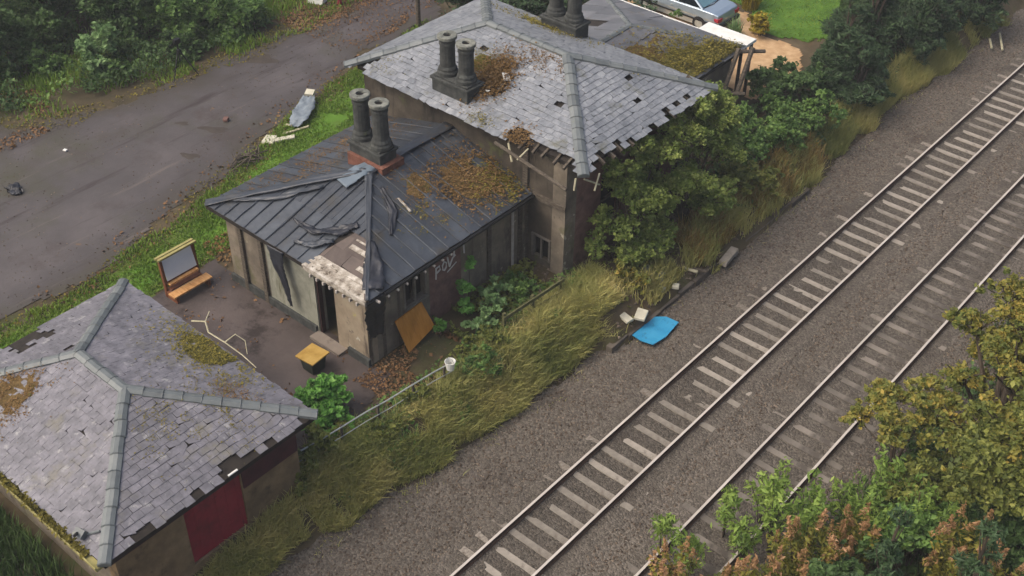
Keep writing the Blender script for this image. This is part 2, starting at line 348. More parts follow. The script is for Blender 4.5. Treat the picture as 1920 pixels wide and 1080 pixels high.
M_ballast = mat('ballast', [s(50,46,40), s(78,72,64), s(100,93,84), s(132,124,114)], 19, attr='t', amix=0.5, rough=0.95, bump=1.0, voro=True,
                layers=((s(68,61,54), 0.7, 0.54, 0.18), (s(100,93,87), 1.3, 0.62, 0.14)))
def ballast_z(X, Y):
    z = np.full(X.shape, -0.19)
    z = z+(vnoise(X,Y,1.6,5)-0.5)*0.05+(vnoise(X,Y,6,6)-0.5)*0.03
    for c, lift in ((0.7525,0.0), (4.1625,-0.010)):
        ins = np.clip(1-np.abs(X-c)/0.72, 0, 1); between = np.abs(X-c) < 0.70
        z = np.where(between, -0.215+lift+(vnoise(X,Y,0.45,7+c)-0.55)*0.035+(vnoise(X,Y,2.4,8)-0.5)*0.040+(vnoise(X,Y,7,4)-0.5)*0.02+0.035*np.clip((c-0.30-X)/0.4,0,1), z)
        sh = (np.abs(X-c) >= 0.78) & (np.abs(X-c) < 1.45)
        z = np.where(sh, -0.168+lift*0.6+(vnoise(X,Y,2.4,9)-0.5)*0.05, z)
    e = edge_x(Y)
    z = z-np.clip((-1.3-X)/1.5, 0, 1)*0.06
    z = np.where(X > 6.4, z-(X-6.4)*0.12, z)
    return z
ballast = grid_mesh('ballast', np.concatenate([np.arange(-4.8,7.6,0.09)]), np.concatenate([np.arange(-30,4,1.0), np.arange(4,56,0.12), np.arange(56,130,1.0)]), ballast_z, M_ballast,
                    keep=lambda X, Y: X > edge_x(Y)+(vnoise(X,Y,1.1,2)-0.5)*0.6-0.15, attr=lambda X, Y: 0.60-0.30*np.clip(1.35-np.abs(X-0.75), 0, 1)-0.22*np.clip(1.35-np.abs(X-4.16), 0, 1)+0.25*(vnoise(X,Y*0.35,0.8,3)-0.5))

# ---------------------------------------------------------------- railway tracks
def sleeper_mesh(seed, x0):
    random.seed(seed); b = MB()
    # pre-stressed sleeper, slightly waisted in the middle
    xs_ = [-1.25,-0.95,-0.5,0.5,0.95,1.25]; hz = [0,0.0,-0.02,-0.02,0.0,0.0]; hw = [0.095,0.105,0.095,0.095,0.105,0.095]
    vs = []; fs = []
    for x, h, w in zip(xs_, hz, hw):
        vs += [(x0+x,-w-0.02,-0.40), (x0+x,-w,-0.175+h), (x0+x,w,-0.175+h), (x0+x,w+0.02,-0.40)]
    for i in range(5):
        for j in range(3): fs.append((i*4+j, i*4+j+1, i*4+4+j+1, i*4+4+j))
    fs += [(0,1,2,3), (23,22,21,20)]
    return b.add(vs, fs, random.random())
def railway_track(x0, label, msl, ys_):
    root = empty('railway_track', (x0, 25, -0.2), label, 'track', 'parallel railway tracks')
    for sx in (-0.7525, 0.7525):
        side = MB(); head = MB(); X = x0+sx
        prof = [(-0.07,-0.16), (-0.07,-0.148), (-0.012,-0.13), (-0.012,-0.045), (-0.036,-0.035), (-0.036,-0.006), (0.036,-0.006), (0.036,-0.035), (0.012,-0.045), (0.012,-0.13), (0.07,-0.148), (0.07,-0.16)]
        ends = (-30.0, 130.0); n = len(prof)
        vs = [(X+p[0], y, p[1]) for y in ends for p in prof]
        fs = [(j, (j+1) % n, n+(j+1) % n, n+j) for j in range(n)] + [tuple(range(n-1,-1,-1)), tuple(range(n, 2*n))]
        side.add(vs, fs, 0.5); r = side.build('rail', M_rail, root)
        head.box(X-0.033, X+0.033, -30, 130, -0.004, 0.0, 0.5); head.build('rail_head', M_railtop, r)
    protos = [sleeper_mesh(k, 0).build('sleeper', msl, None, origin=(0,0,0)) for k in range(5)]
    for pz in protos: pz.parent = root; ORIG[pz.name] = np.array((0,0,0))
    for i, y in enumerate(ys_):
        o = protos[i] if i < 5 else protos[random.randrange(5)].copy()
        if i >= 5: COL.objects.link(o); o.parent = root
        o.location = (random.uniform(-0.02,0.02), y-25+random.uniform(-0.015,0.015), 0.2+random.uniform(-0.012,0.012))
        o.rotation_euler = (random.uniform(-0.02,0.02), random.uniform(-0.006,0.006), random.uniform(-0.008,0.008))
    return root
railway_track(0.7525, 'railway track on clear pale concrete sleepers, nearer the derelict station', M_concrete, np.arange(4.464, 4.464+0.646*82, 0.646))
railway_track(4.1625, 'railway track on half buried dull sleepers, partly hidden by bushes', M_sleeper2, np.arange(8.1, 8.1+0.646*76, 0.646))

# ---------------------------------------------------------------- buildings
def clip_poly(poly, cl):
    """Sutherland-Hodgman, convex ccw clip polygon, 2-D"""
    out = list(poly)
    for i in range(len(cl)):
        a, b = cl[i], cl[(i+1) % len(cl)]; inp, out = out, []
        if not inp: return []
        side = lambda p: (b[0]-a[0])*(p[1]-a[1])-(b[1]-a[1])*(p[0]-a[0])
        for j in range(len(inp)):
            p, q = inp[j], inp[(j+1) % len(inp)]; sp, sq = side(p), side(q)
            if sp >= 0: out.append(p)
            if (sp >= 0) != (sq >= 0):
                k = sp/(sp-sq); out.append((p[0]+(q[0]-p[0])*k, p[1]+(q[1]-p[1])*k))
    return out

def plane_frame(P):
    P = [Vector(p) for p in P]; o = P[0]; e = (P[1]-P[0]).normalized()
    n = e.cross(P[2]-P[0]).normalized()
    if n.z < 0: n = -n
    v = n.cross(e)
    if v.dot(P[2]-P[0]) < 0: v = -v
    loc = [((p-o).dot(e), (p-o).dot(v)) for p in P]
    ar = sum(loc[i][0]*loc[(i+1)%len(loc)][1]-loc[(i+1)%len(loc)][0]*loc[i][1] for i in range(len(loc)))
    if ar < 0: loc = loc[::-1]
    return o, e, v, n, loc

def slates(planes, width, gauge, skip=None, lift=0.016, seed=1, rough=1.0, tmap=None):
    rs = random.Random(seed); b = MB()
    for pi, P in enumerate(planes):
        o, e, v, n, loc = plane_frame(P)
        u0 = min(p[0] for p in loc); u1 = max(p[0] for p in loc); v1 = max(p[1] for p in loc)
        for r in range(int(v1/gauge)+1):
            off = (0.5 if r % 2 else 0)*width+rs.uniform(-.03,.03)
            k = math.floor((u0-off)/width)
            while off+k*width < u1:
                ua, ub = off+k*width+0.004, off+(k+1)*width-0.004; k += 1
                va, vb = r*gauge+(rs.uniform(-0.02,0.012)*rough if r else rs.uniform(-0.05,0.0)*rough), (r+1)*gauge+0.005
                w = o+e*((ua+ub)/2)+v*((va+vb)/2)
                if skip and skip(pi, (ua+ub)/2-u0, (va+vb)/2, w, rs): continue
                sl = rs.gauss(0, 0.03)*rough if rs.random() < 0.3 else 0.0
                q = [(ua,va), (ub,va), (ub,vb), (ua,vb)]
                if sl: q = [(ua+sl*.3,va+sl), (ub+sl*.3,va-sl*.5), (ub,vb), (ua,vb)]
                cl = loc if r else [(p[0], p[1]-0.06 if p[1] < 1e-4 else p[1]) for p in loc]
                q = clip_poly(q, cl)
                if len(q) < 3: continue
                h = lift*rs.uniform(0.7, 1.5)
                z = lambda p: 0.004+h*(1-min(1,max(0,(p[1]-va)/(vb-va))))
                top = [o+e*p[0]+v*p[1]+n*z(p) for p in q]; bot = [o+e*p[0]+v*p[1]-n*0.006 for p in q]; m_ = len(q)
                t = rs.random() if tmap is None else tmap(pi, w, rs)
                b.add(top+bot, [tuple(range(m_))]+[(i, m_+i, m_+(i+1)%m_, (i+1)%m_) for i in range(m_)], t)
    return b

def capping(p0, p1, half=0.145, drop=0.055, seg=0.45, lift=0.07, seed=3):
    """ridge or hip tiles: a run of angled saddle tiles lapping one another"""
    rs = random.Random(seed); b = MB(); p0, p1 = Vector(p0), Vector(p1); L = (p1-p0).length; d = (p1-p0)/L
    sd_ = d.cross(Vector((0,0,1))).normalized(); u = sd_.cross(d); n = max(1, round(L/seg))
    for i in range(n):
        a = p0+d*(L*i/n); c = p0+d*(L*(i+1)/n+0.03)
        wob = sd_*rs.uniform(-.012,.012)
        vs = []
        for q, ex in ((a, 0.0), (c, 0.012)):
            for x, z in ((-half,-drop+lift), (-half*0.35,lift*0.98), (half*0.35,lift*0.98), (half,-drop+lift), (half,-drop-0.02), (-half,-drop-0.02)):
                vs.append(q+wob+sd_*x+u*(z+(0.012 if ex == 0 else 0.0)))
        b.add(vs, [(0,1,7,6), (1,2,8,7), (2,3,9,8), (3,4,10,9), (5,0,6,11), (5,4,3,2,1,0), (6,7,8,9,10,11), (4,5,11,10)], rs.random())
        for q in (a+d*0.02,):    # lap roll
            b.tube([q+wob+sd_*-half*1.03+u*(lift-drop+0.006), q+wob+sd_*(-half*.36)+u*(lift+0.012), q+wob+sd_*(half*.36)+u*(lift+0.012), q+wob+sd_*half*1.03+u*(lift-drop+0.006)], 0.014, 5, 0.0)
    return b

def deck(x0, x1, y0, y1, ze, planes, drop=0.03, thick=0.16, inset=0.0):
    b = MB()
    for P in planes:
        q = [Vector(p)-Vector((0,0,drop)) for p in P]
        if inset:
            cx, cy = (x0+x1)/2, (y0+y1)/2
            q = [Vector((cx+(p.x-cx)*(1-inset/abs(x1-cx)) if abs(p.z-(ze-drop)) < 1e-4 else p.x, cy+(p.y-cy)*(1-inset/abs(y1-cy)) if abs(p.z-(ze-drop)) < 1e-4 else p.y, p.z)) for p in q]
        b.add(q, [tuple(range(len(q)))], 0.4)
    if inset: x0 += inset; x1 -= inset; y0 += inset; y1 -= inset
    b.box(x0, x1, y0, y1, ze-thick, ze-drop-0.004, 0.3)
    return b

def wall_with_openings(b, axis, c0, c1, u0, u1, z0, z1, holes):
    """solid wall between planes c0..c1 on an axis, spanning u0..u1, with rectangular through openings (ua,ub,za,zb)"""
    us = sorted({u0,u1,*[h[0] for h in holes],*[h[1] for h in holes]}); zs = sorted({z0,z1,*[h[2] for h in holes],*[h[3] for h in holes]})
    for i in range(len(us)-1):
        for j in range(len(zs)-1):
            mu, mz = (us[i]+us[i+1])/2, (zs[j]+zs[j+1])/2
            if any(h[0] < mu < h[1] and h[2] < mz < h[3] for h in holes): continue
            if axis == 'y': b.box(us[i], us[i+1], c0, c1, zs[j], zs[j+1], 0.5)
            else: b.box(c0, c1, us[i], us[i+1], zs[j], zs[j+1], 0.5)

def leaves(name, C, size, t, mt, parent=None, elong=1.6, upbias=0.6, origin=None, kind=None, sizevar=0.5):
    C = np.asarray(C, float); n = len(C)
    nrm = rng.normal(size=(n,3)); nrm[:,2] = np.abs(nrm[:,2])+upbias; nrm /= np.linalg.norm(nrm,axis=1)[:,None]
    a = np.cross(nrm, rng.normal(size=(n,3))); a /= np.linalg.norm(a,axis=1)[:,None]; b = np.cross(nrm, a)
    sz = (size*(1+sizevar*rng.normal(size=n)).clip(0.4,2))[:,None]
    L = sz*0.5*elong**0.5; W = sz*0.5/elong**0.5
    V = np.stack([C-a*L, C+b*W+nrm*W*0.25, C+a*L, C-b*W+nrm*W*0.25], 1)
    o = np_mesh(name, V, np.arange(n*4), np.full(n,4), np.repeat(np.clip(t,0,1),4), mt, parent, False, origin)
    if kind: o['kind'] = kind
    return o

def crown_pts(lobes, n, spread=0.27, squash=0.85):
    w = np.array([l[3]**2 for l in lobes]); w = w/w.sum(); C = []; T = []
    for l, k in zip(lobes, w):
        m_ = max(8, int(n*k)); nc = max(6, int(m_/34))
        d = rng.normal(size=(nc,3)); d /= np.linalg.norm(d,axis=1)[:,None]
        d[:,2] = np.where(d[:,2] < -0.45, -d[:,2]*0.6, d[:,2])
        rr = l[3]*(0.35+0.65*rng.random(nc)**0.45)
        cc = np.array(l[:3])+d*rr[:,None]*[1,1,squash]; ct = rng.random(nc)
        ix = rng.integers(0, nc, m_); cr = l[3]*spread*(0.6+0.8*rng.random(nc))
        C.append(cc[ix]+rng.normal(size=(m_,3))*cr[ix][:,None]*[0.6,0.6,0.42]); T.append(ct[ix]*0.55+rng.random(m_)*0.45+(l[4] if len(l) > 4 else 0))
    return np.concatenate(C), np.concatenate(T)

def ragged(lobes, k=6):
    out = []
    for l in lobes:
        out.append((l[0], l[1], l[2], l[3]*0.62))
        for _ in range(k):
            d = Vector((random.gauss(0,1), random.gauss(0,1), random.gauss(0.25,0.8))).normalized()*l[3]*random.uniform(0.55, 0.95)
            out.append((l[0]+d.x, l[1]+d.y, l[2]+d.z*0.9, l[3]*random.uniform(0.24, 0.5)))
    return out

def plant(name, label, cat, base, lobes, n, size, mt, group=None, elong=1.6, stem_r=0.05, stem_name='stem', crown_name='foliage', upbias=0.6, spread=0.27, bark=None, zmin=True):
    root = empty(name, base, label, cat, group); b = MB(); B = Vector(base)
    for l in lobes:
        e = Vector(l[:3]); mid = B.lerp(e, 0.45)+Vector((random.uniform(-.12,.12), random.uniform(-.12,.12), 0.15*(e-B).length))
        b.tube([B+Vector((random.uniform(-.06,.06), random.uniform(-.06,.06), -0.05)), mid, e], stem_r, 6, None, stem_r*0.3)
        for _ in range(3):
            d = Vector((random.uniform(-1,1), random.uniform(-1,1), random.uniform(-.1,1))).normalized()*l[3]*0.8
            b.tube([mid.lerp(e, random.uniform(.3,1)), e+d], stem_r*0.35, 4, None, stem_r*0.12)
    rl = ragged(lobes)
    for l in rl:
        e = Vector(l[:3]); j = min(lobes, key=lambda q: (Vector(q[:3])-e).length); c = Vector(j[:3])
        if (e-c).length > 0.05: b.tube([c+Vector((0,0,-j[3]*.3)), e+(e-c)*0.25], stem_r*0.28, 4, None, stem_r*0.08)
    b.build(stem_name, bark or M_bark, root)
    C, T = crown_pts(rl, n, spread)
    if zmin:
        gzv = hgt(C[:,0], C[:,1]); C[:,2] = np.maximum(C[:,2], gzv+0.03+0.1*rng.random(len(C)))
    leaves(crown_name, C, size, T, mt, root, elong, upbias)
    return root

def blades(name, X, Y, h, w, t, mt, kind='stuff', lean=0.35, origin=(0,0,0), label=None, z=None):
    X = np.asarray(X); Y = np.asarray(Y); n = len(X); Z = hgt(X, Y)-0.04 if z is None else z
    h = h*(1+0.3*rng.normal(size=n)).clip(.4,1.8); a = rng.random(n)*2*np.pi; la = rng.random(n)*2*np.pi
    l = lean*h*rng.random(n)*1.3
    dx, dy = np.cos(a)*w*0.5, np.sin(a)*w*0.5; lx, ly = np.cos(la)*l, np.sin(la)*l
    o = np.zeros(n)
    V = np.stack([np.stack([X-dx,Y-dy,Z],-1), np.stack([X+dx,Y+dy,Z],-1), np.stack([X+dx*.7+lx*.35,Y+dy*.7+ly*.35,Z+h*.6],-1),
                  np.stack([X-dx*.7+lx*.35,Y-dy*.7+ly*.35,Z+h*.6],-1), np.stack([X+lx,Y+ly,Z+h*0.93],-1)], 1)
    base = (np.arange(n)*5)[:,None]
    F = np.concatenate([base+[0,1,2,3], base+[3,2,4]], 1).ravel()
    ob = np_mesh(name, V, F, np.tile([4,3], n), np.repeat(np.clip(t,0,1),5), mt, None, False, origin)
    return tag(ob, label, 'grass' if label else None, None, kind)
M_frame = mat('weathered_frame', [s(92,86,78), s(120,114,104)], 6, rough=0.9)
# ---- store hut in the foreground
hx0, hx1, hy0, hy1, hz, hr_ = -12.16, -4.2, 6.88, 13.0, 3.0, 3.95
hA, hB = (-9.45, 9.94, hr_), (-7.5, 9.94, hr_)
hut = empty('store_hut', (-8.2, 9.94, G), 'low stone hut with grey slate hipped roof and crimson door facing the tracks', 'hut')
hut_planes = [[(hx1,hy0,hz),(hx1,hy1,hz),hB], [(hx0,hy0,hz),(hx1,hy0,hz),hB,hA], [(hx1,hy1,hz),(hx0,hy1,hz),hA,hB], [(hx0,hy1,hz),(hx0,hy0,hz),hA]]
def hut_skip(pi, u, v, w, rs):
    if pi == 0 and v < 0.32 and 10.25 < w.y < 10.85: return True
    if pi == 0 and v < 0.15 and rs.random() < 0.12: return True
    if pi == 3 and v < 1.0 and 9.3 < w.y < 10.4 and rs.random() < 0.8: return True
    return rs.random() < 0.0012
def mottled(pi, w, rs):
    base = float(vnoise(w.x*1.0, w.y*1.0, 0.8, 4+pi)); return min(1, max(0, 0.2+0.6*base+rs.gauss(0, 0.11)))
roof = slates(hut_planes, 0.27, 0.20, hut_skip, 0.011, 11, 1.0, mottled).build('roof', M_slate_old, hut)
deck(hx0, hx1, hy0, hy1, hz, hut_planes).build('roof_boarding', M_deck, roof)
capping(hA, hB, seed=1).build('ridge_capping', M_lead, roof)
for k, (p, q) in enumerate((((hx1+.02,hy0-.02,hz), hB), ((hx1+.02,hy1+.02,hz), hB), ((hx0,hy1,hz), hA), ((hx0,hy0,hz), hA))):
    capping(p, q, seed=20+k).build('hip_capping', M_lead, roof)
b = MB(); wall_with_openings(b, 'x', -4.9, -4.5, 7.25, 12.5, 0.35, 2.9, [(9.1, 10.75, 0.62, 2.55)]); b.build('track_side_wall', M_sand, hut)
b = MB(); b.box(-11.8, -4.9, 7.25, 7.65, 0.4, 2.9); b.box(-11.8, -11.4, 7.65, 12.1, 0.4, 2.9); b.box(-11.8, -4.9, 12.1, 12.5, 0.4, 2.9); b.build('wall', M_render, hut)
b = MB()
for i in range(11): b.box(-4.62-(i%2)*0.006, -4.55-(i%2)*0.006, 9.1+i*0.15, 9.1+(i+1)*0.15, 0.64, 2.55, 0.5)
b.build('door', M_door_red, hut)
b = MB(); b.box(-4.44, -4.38, 7.1, 12.7, 2.60, 2.86); b.box(-4.36, -4.24, 7.0, 12.9, 2.84, 2.93); b.build('fascia', M_maroon, hut)
b = MB(); b.box(-4.495, -4.46, 10.78, 12.48, 1.95, 2.60); b.build('maroon_panel', M_maroon, hut)
b = MB(); b.box(-12.2, -4.25, 6.70, 6.87, 2.86, 2.94); b.box(-12.2, -4.25, 6.68, 6.71, 2.94, 3.00); gut = b.build('gutter', M_wood_cap, hut)
n = 2600; gx = rng.uniform(-12.2, -4.7, n); keep_ = vnoise(gx, gx*0, 1.3, 2) > 0.25; gx = gx[keep_]
leaves('moss', np.stack([gx, rng.normal(6.79, 0.05, len(gx)), 2.96+rng.random(len(gx))*0.07], -1), 0.07, rng.random(len(gx))*0.6, L_moss, gut, kind='stuff')
b = MB(); b.box(hx1-0.05, hx1+0.0, 10.28, 10.55, 2.97, 3.0, 0.2); b.build('exposed_batten', M_white, roof)
lamp = MB(); lamp.obox((-5.2, 7.0, 3.12), (0.26, 0.2, 0.2), (R(30), 0, R(10))); lamp.tube([(-5.1,7.1,3.1), (-4.9,7.3,3.18)], 0.03); lm = lamp.build('floodlight', M_lead, hut)
b = MB(); b.obox((-5.2, 6.92, 3.2), (0.05, 0.3, 0.05), (R(-30), 0, R(40))); b.build('bracket', M_blackm, lm)
def moss_mat(P, cx, cy, rx, ry, mt, parent, h, thr, seed, nsc):
    o, e, v, nn, loc = plane_frame(P); c = 0.055
    xs_ = np.arange(cx-rx*1.6, cx+rx*1.6, c); ys_ = np.arange(cy-ry*1.6, cy+ry*1.6, c); X, Y = np.meshgrid(xs_, ys_)
    val = np.exp(-((X-cx)/rx)**2*1.1-((Y-cy)/ry)**2*1.1)*(0.35+1.1*vnoise(X,Y,nsc,seed))+0.25*(vnoise(X,Y,nsc*4,seed+1)-.5)-thr
    U_ = (X-o.x)*e.x+(Y-o.y)*e.y; V_ = ((X-o.x)*v.x+(Y-o.y)*v.y)/(1-v.z**2); ok = val > 0
    for i in range(len(loc)):
        a_, b_ = loc[i], loc[(i+1) % len(loc)]; ok &= (b_[0]-a_[0])*(V_-a_[1])-(b_[1]-a_[1])*(U_-a_[0]) > 0
    Z = o.z-((X-o.x)*nn.x+(Y-o.y)*nn.y)/nn.z+0.008+np.sqrt(np.clip(val,0,1))*h+(vnoise(X,Y,9,2)-.5)*.03
    n_, k_ = X.shape; idx = np.arange(n_*k_).reshape(n_, k_); q = np.stack([idx[:-1,:-1], idx[:-1,1:], idx[1:,1:], idx[1:,:-1]], -1).reshape(-1,4); q = q[ok.ravel()[q].all(1)]
    if len(q) < 4: return
    used = np.unique(q); rm = -np.ones(n_*k_, int); rm[used] = np.arange(len(used))
    ob = np_mesh('moss_mat', np.stack([X,Y,Z],-1).reshape(-1,3)[used], rm[q].ravel(), np.full(len(q),4), None, mt, parent, True); ob['kind'] = 'stuff'
M_mossmat = {True: mat('moss_cushion', [s(58,56,24), s(84,80,34), s(106,100,46)], 7, rough=1.0, bump=0.6, bscale=40, layers=((s(96,80,44), 2.5, 0.56, 0.1),)), False: mat('rusty_moss_cushion', [s(66,54,32), s(94,76,44), s(118,96,60)], 7, rough=1.0, bump=0.6, bscale=40, layers=((s(84,84,42), 2.0, 0.56, 0.1),))}
def roof_moss(name, plane_pts, cx, cy, rx, ry, n, size, mt, parent, hgt_=0.06, thr=0.4, seed=1, nsc=3.0, mats=True):
    o, e, v, nn, loc = plane_frame(plane_pts)
    if n > 450 and mats: moss_mat(plane_pts, cx, cy, rx*.62, ry*.62, M_mossmat[mt is L_moss], parent, hgt_*.45, max(.30, thr), seed, nsc)
    n = int(n*1.5); X = cx+rng.normal(size=n)*rx*0.5; Y = cy+rng.normal(size=n)*ry*0.5
    k = vnoise(X, Y, nsc, seed) > thr; X, Y = X[k], Y[k]
    U_ = (X-o.x)*e.x+(Y-o.y)*e.y; V_ = ((X-o.x)*v.x+(Y-o.y)*v.y)/(1-v.z**2); ok = np.ones(len(X), bool)
    for i in range(len(loc)):
        a_, b_ = loc[i], loc[(i+1) % len(loc)]; ok &= (b_[0]-a_[0])*(V_-a_[1])-(b_[1]-a_[1])*(U_-a_[0]) > 0
    X, Y = X[ok], Y[ok]
    Z = o.z-((X-o.x)*nn.x+(Y-o.y)*nn.y)/nn.z+0.02+rng.random(len(X))**2*hgt_
    return leaves(name, np.stack([X, Y, Z], -1), size*.55, vnoise(X, Y, 5, 3)*0.5+rng.random(len(X))*0.5, mt, parent, 1.3, 3.0, None, 'stuff')
roof_moss('moss_patch', hut_planes[2], -7.9, 12.65, 1.7, 0.9, 2200, 0.07, L_moss, roof, 0.10, 0.3, 4)
roof_moss('moss_patch', hut_planes[2], -6.6, 11.5, 1.8, 1.2, 700, 0.05, L_moss, roof, 0.05, 0.55, 5, mats=False)
roof_moss('moss_patch', hut_planes[2], -5.9, 11.9, 1.0, 0.5, 500, 0.05, L_mossbr, roof, 0.05, 0.45, 6, mats=False)
roof_moss('moss_patch', hut_planes[0], -6.3, 10.3, 1.6, 1.6, 1200, 0.05, L_moss, roof, 0.05, 0.62, 7, 4, mats=False)
roof_moss('moss_patch', hut_planes[0], -5.9, 11.4, 1.6, 0.5, 500, 0.05, L_moss, roof, 0.05, 0.5, 8, 4, mats=False)
roof_moss('moss_patch', hut_planes[1], -9.95, 8.3, 1.0, 1.1, 1600, 0.06, L_mossbr, roof, 0.06, 0.35, 9)

# ---- station house with the big slate roof
mx0, mx1, my0, my1, mz, mr_ = -13.98, -4.02, 23.26, 30.16, 5.0, 6.3
mA, mB_ = (-10.75, 26.71, mr_), (-7.45, 26.71, mr_)
house = empty('station_house', (-9, 26.7, G), 'derelict station house under the largest slate hipped roof with ragged eaves', 'house')
mp = [[(mx1,my0,mz),(mx1,my1,mz),mB_], [(mx0,my0,mz),(mx1,my0,mz),mB_,mA], [(mx1,my1,mz),(mx0,my1,mz),mA,mB_], [(mx0,my1,mz),(mx0,my0,mz),mA]]
def m_skip(pi, u, v, w, rs):
    if pi == 1:
        if v < 0.62 and abs(w.x+6.75) < 0.33: return True
        if v < 0.16+0.42*float(vnoise(w.x, 0, 2.6, 4)) and w.x > -6.6 and w.x < -4.5: return True
        if v < 0.75 and w.x < -13.0 and w.x > -13.75 and rs.random() < 0.85: return True
        if v < 0.2 and rs.random() < 0.10: return True
        if abs(w.x+8.75) < 0.38 and 24.4 < w.y < 25.3: return True
    if pi == 0:
        if v < 0.12+0.34*float(vnoise(w.y, 3, 2.4, 6)) and 23.7 < w.y < 25.3: return True
        if v < 0.36 and rs.random() < 0.10: return True
    return rs.random() < 0.006
roof = slates(mp, 0.28, 0.20, m_skip, 0.015, 5, 1.1, lambda pi,w,rs: min(1,max(0,0.2+0.6*float(vnoise(w.x*.8, w.y*.8, 0.8, 9+pi))+rs.gauss(0,.15)))).build('roof', M_slate, house)
rb = deck(mx0, mx1, my0, my1, mz, mp, inset=0.3).build('roof_boarding', M_deck, roof)
capping(mA, mB_, seed=2, half=0.15).build('ridge_capping', M_lead, roof)
for k, (p, q) in enumerate((((mx1,my0,mz), mB_), ((mx1,my1,mz), mB_), ((mx0,my1,mz), mA), ((mx0,my0,mz), mA))):
    capping(p, q, seed=30+k, half=0.17).build('hip_capping', M_lead, roof)
def rafter(p0, p1, w=0.07, h=0.1):
    b = MB(); d = Vector(p1)-Vector(p0)
    b.obox((Vector(p0)+Vector(p1))/2, (d.length, w, h), (0, -math.atan2(d.z, math.hypot(d.x, d.y)), math.atan2(d.y, d.x)))
    return b.build('rafter', M_wood_dark, roof)
sl = 1.3/3.45
for x in np.arange(-7.3, -4.6, 0.42):
    j = random.uniform(-.12, .1); rafter((x, my0+0.9, mz+0.9*sl-0.10), (x+random.uniform(-.05,.05), my0+0.03+j*.6, mz-0.10))
for y in np.arange(23.9, 30, 0.45):
    j = random.uniform(-.12, .1); rafter((mx1-0.9, y, mz+0.9*sl-0.10), (mx1-0.05+j*.6, y+random.uniform(-.05,.05), mz-0.11))
b = MB(); b.tube([(-7.3,23.15,4.82), (-6.0,23.05,4.70), (-4.4,22.98,4.50)], 0.06, 6); b.build('sagging_gutter', M_wood_dark, roof)
b = MB()
for q in (((-4.1,23.4,4.8), (-3.9,23.9,4.45)), ((-4.0,24.0,4.75), (-3.85,23.6,4.4)), ((-4.25,23.2,4.85), (-4.22,23.1,4.5)), ((-6.9,23.3,4.9), (-6.5,23.0,4.55)), ((-6.2,23.4,4.95), (-6.3,23.0,4.7))):
    b = MB(); b.tube(q, 0.03, 5); b.build('broken_lath', M_log, roof)
def chimney(parent, cx, cy, z0, z1, z2, hx=0.75, hy=0.36, pitch=0.78, r=0.235, base=None):
    """a pair of round stone shafts on a shared stepped plinth"""
    b = MB(); b.box(cx-hx, cx+hx, cy-hy, cy+hy, z0-0.7, z1-0.16); b.box(cx-hx-0.05, cx+hx+0.05, cy-hy-0.05, cy+hy+0.05, z1-0.16, z1-0.06); b.box(cx-hx+0.03, cx+hx-0.03, cy-hy+0.03, cy+hy-0.03, z1-0.06, z1)
    st = b.build('chimney_stack', base or M_stone_dk, parent); bevel(st, 0.02)
    for k in (-1, 1):
        h = z2-z1
        s1 = MB(); s1.lathe((cx+k*pitch/2, cy, z1), [(r+0.10,0), (r+0.10,0.10), (r+0.06,0.16), (r+0.06,0.22), (r+0.01,0.30), (r,h-0.32), (r,h-0.30), (r+0.025,h-0.28), (r+0.025,h-0.22), (r+0.01,h-0.2), (r+0.03,h-0.12), (0.12,h-0.115), (0.11,h-0.3)], 16)
        sh = s1.build('chimney_shaft', M_stone_dk, st, smooth=False)
        cp = MB(); cp.lathe((cx+k*pitch/2, cy, z2-0.12), [(r+0.03,0.002), (r+0.075,0.035), (r+0.075,0.12), (r+0.05,0.135), (0.125,0.13), (0.12,0.0)], 16); cp.build('chimney_cap', M_cap, st)
        f = MB(); f.lathe((cx+k*pitch/2, cy, z2-0.06), [(0.115,0), (0.115,0.02)], 12); f.build('flue', M_black, sh)
    return st
chimney(house, -9.72, 24.12, 5.15, 5.75, 7.05)
chimney(house, -9.85, 29.62, 5.15, 5.75, 7.1)
roof_moss('moss_patch', mp[1], -9.0, 24.95, 0.75, 1.0, 3200, 0.09, L_mossbr, roof, 0.20, 0.2, 4)
roof_moss('moss_patch', mp[1], -9.6, 25.3, 0.9, 0.6, 700, 0.06, L_moss, roof, 0.10, 0.4, 5)
roof_moss('moss_patch', mp[1], -7.9, 26.2, 1.2, 0.5, 700, 0.06, L_mossbr, roof, 0.06, 0.45, 6, mats=False)
roof_moss('moss_patch', mp[1], -8.2, 23.5, 0.5, 0.25, 160, 0.06, L_moss, roof, 0.08, 0.2, 7)
roof_moss('moss_patch', mp[0], -6.2, 28.4, 0.7, 0.5, 160, 0.06, L_moss, roof, 0.06, 0.4, 8)
roof_moss('moss_patch', mp[1], -12.6, 23.9, 0.8, 0.5, 200, 0.05, L_moss, roof, 0.06, 0.4, 3)
roof_moss('moss_patch', mp[2], -10.6, 29.3, 1.9, 0.6, 900, 0.08, L_moss, roof, 0.1, 0.2, 3)
roof_moss('moss_patch', mp[1], -6.75, 23.45, 0.5, 0.5, 420, 0.08, L_mossbr, roof, 0.06, 0.2, 13)
for k, (x, y, t_) in enumerate(((-8.55,25.1,0.9), (-8.45,24.75,0.7), (-9.05,24.45,0.9), (-8.75,24.4,0.6))):
    b = MB(); z = 5+(y-my0)*sl; b.obox((x, y, z+0.09), (0.07 if k else 0.22, 0.32, 0.02), (R(22), R(10), R(60-55*k)), t_); b.build('slipped_slate', M_white if k != 1 else M_wood_dark, roof)
b = MB()
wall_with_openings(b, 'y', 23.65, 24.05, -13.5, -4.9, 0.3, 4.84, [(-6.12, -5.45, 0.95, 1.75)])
b.box(-13.5, -13.1, 24.05, 29.4, 0.3, 4.84); b.box(-13.5, -4.9, 29.4, 29.8, 0.3, 4.84); b.build('wall', M_render_shade, house)
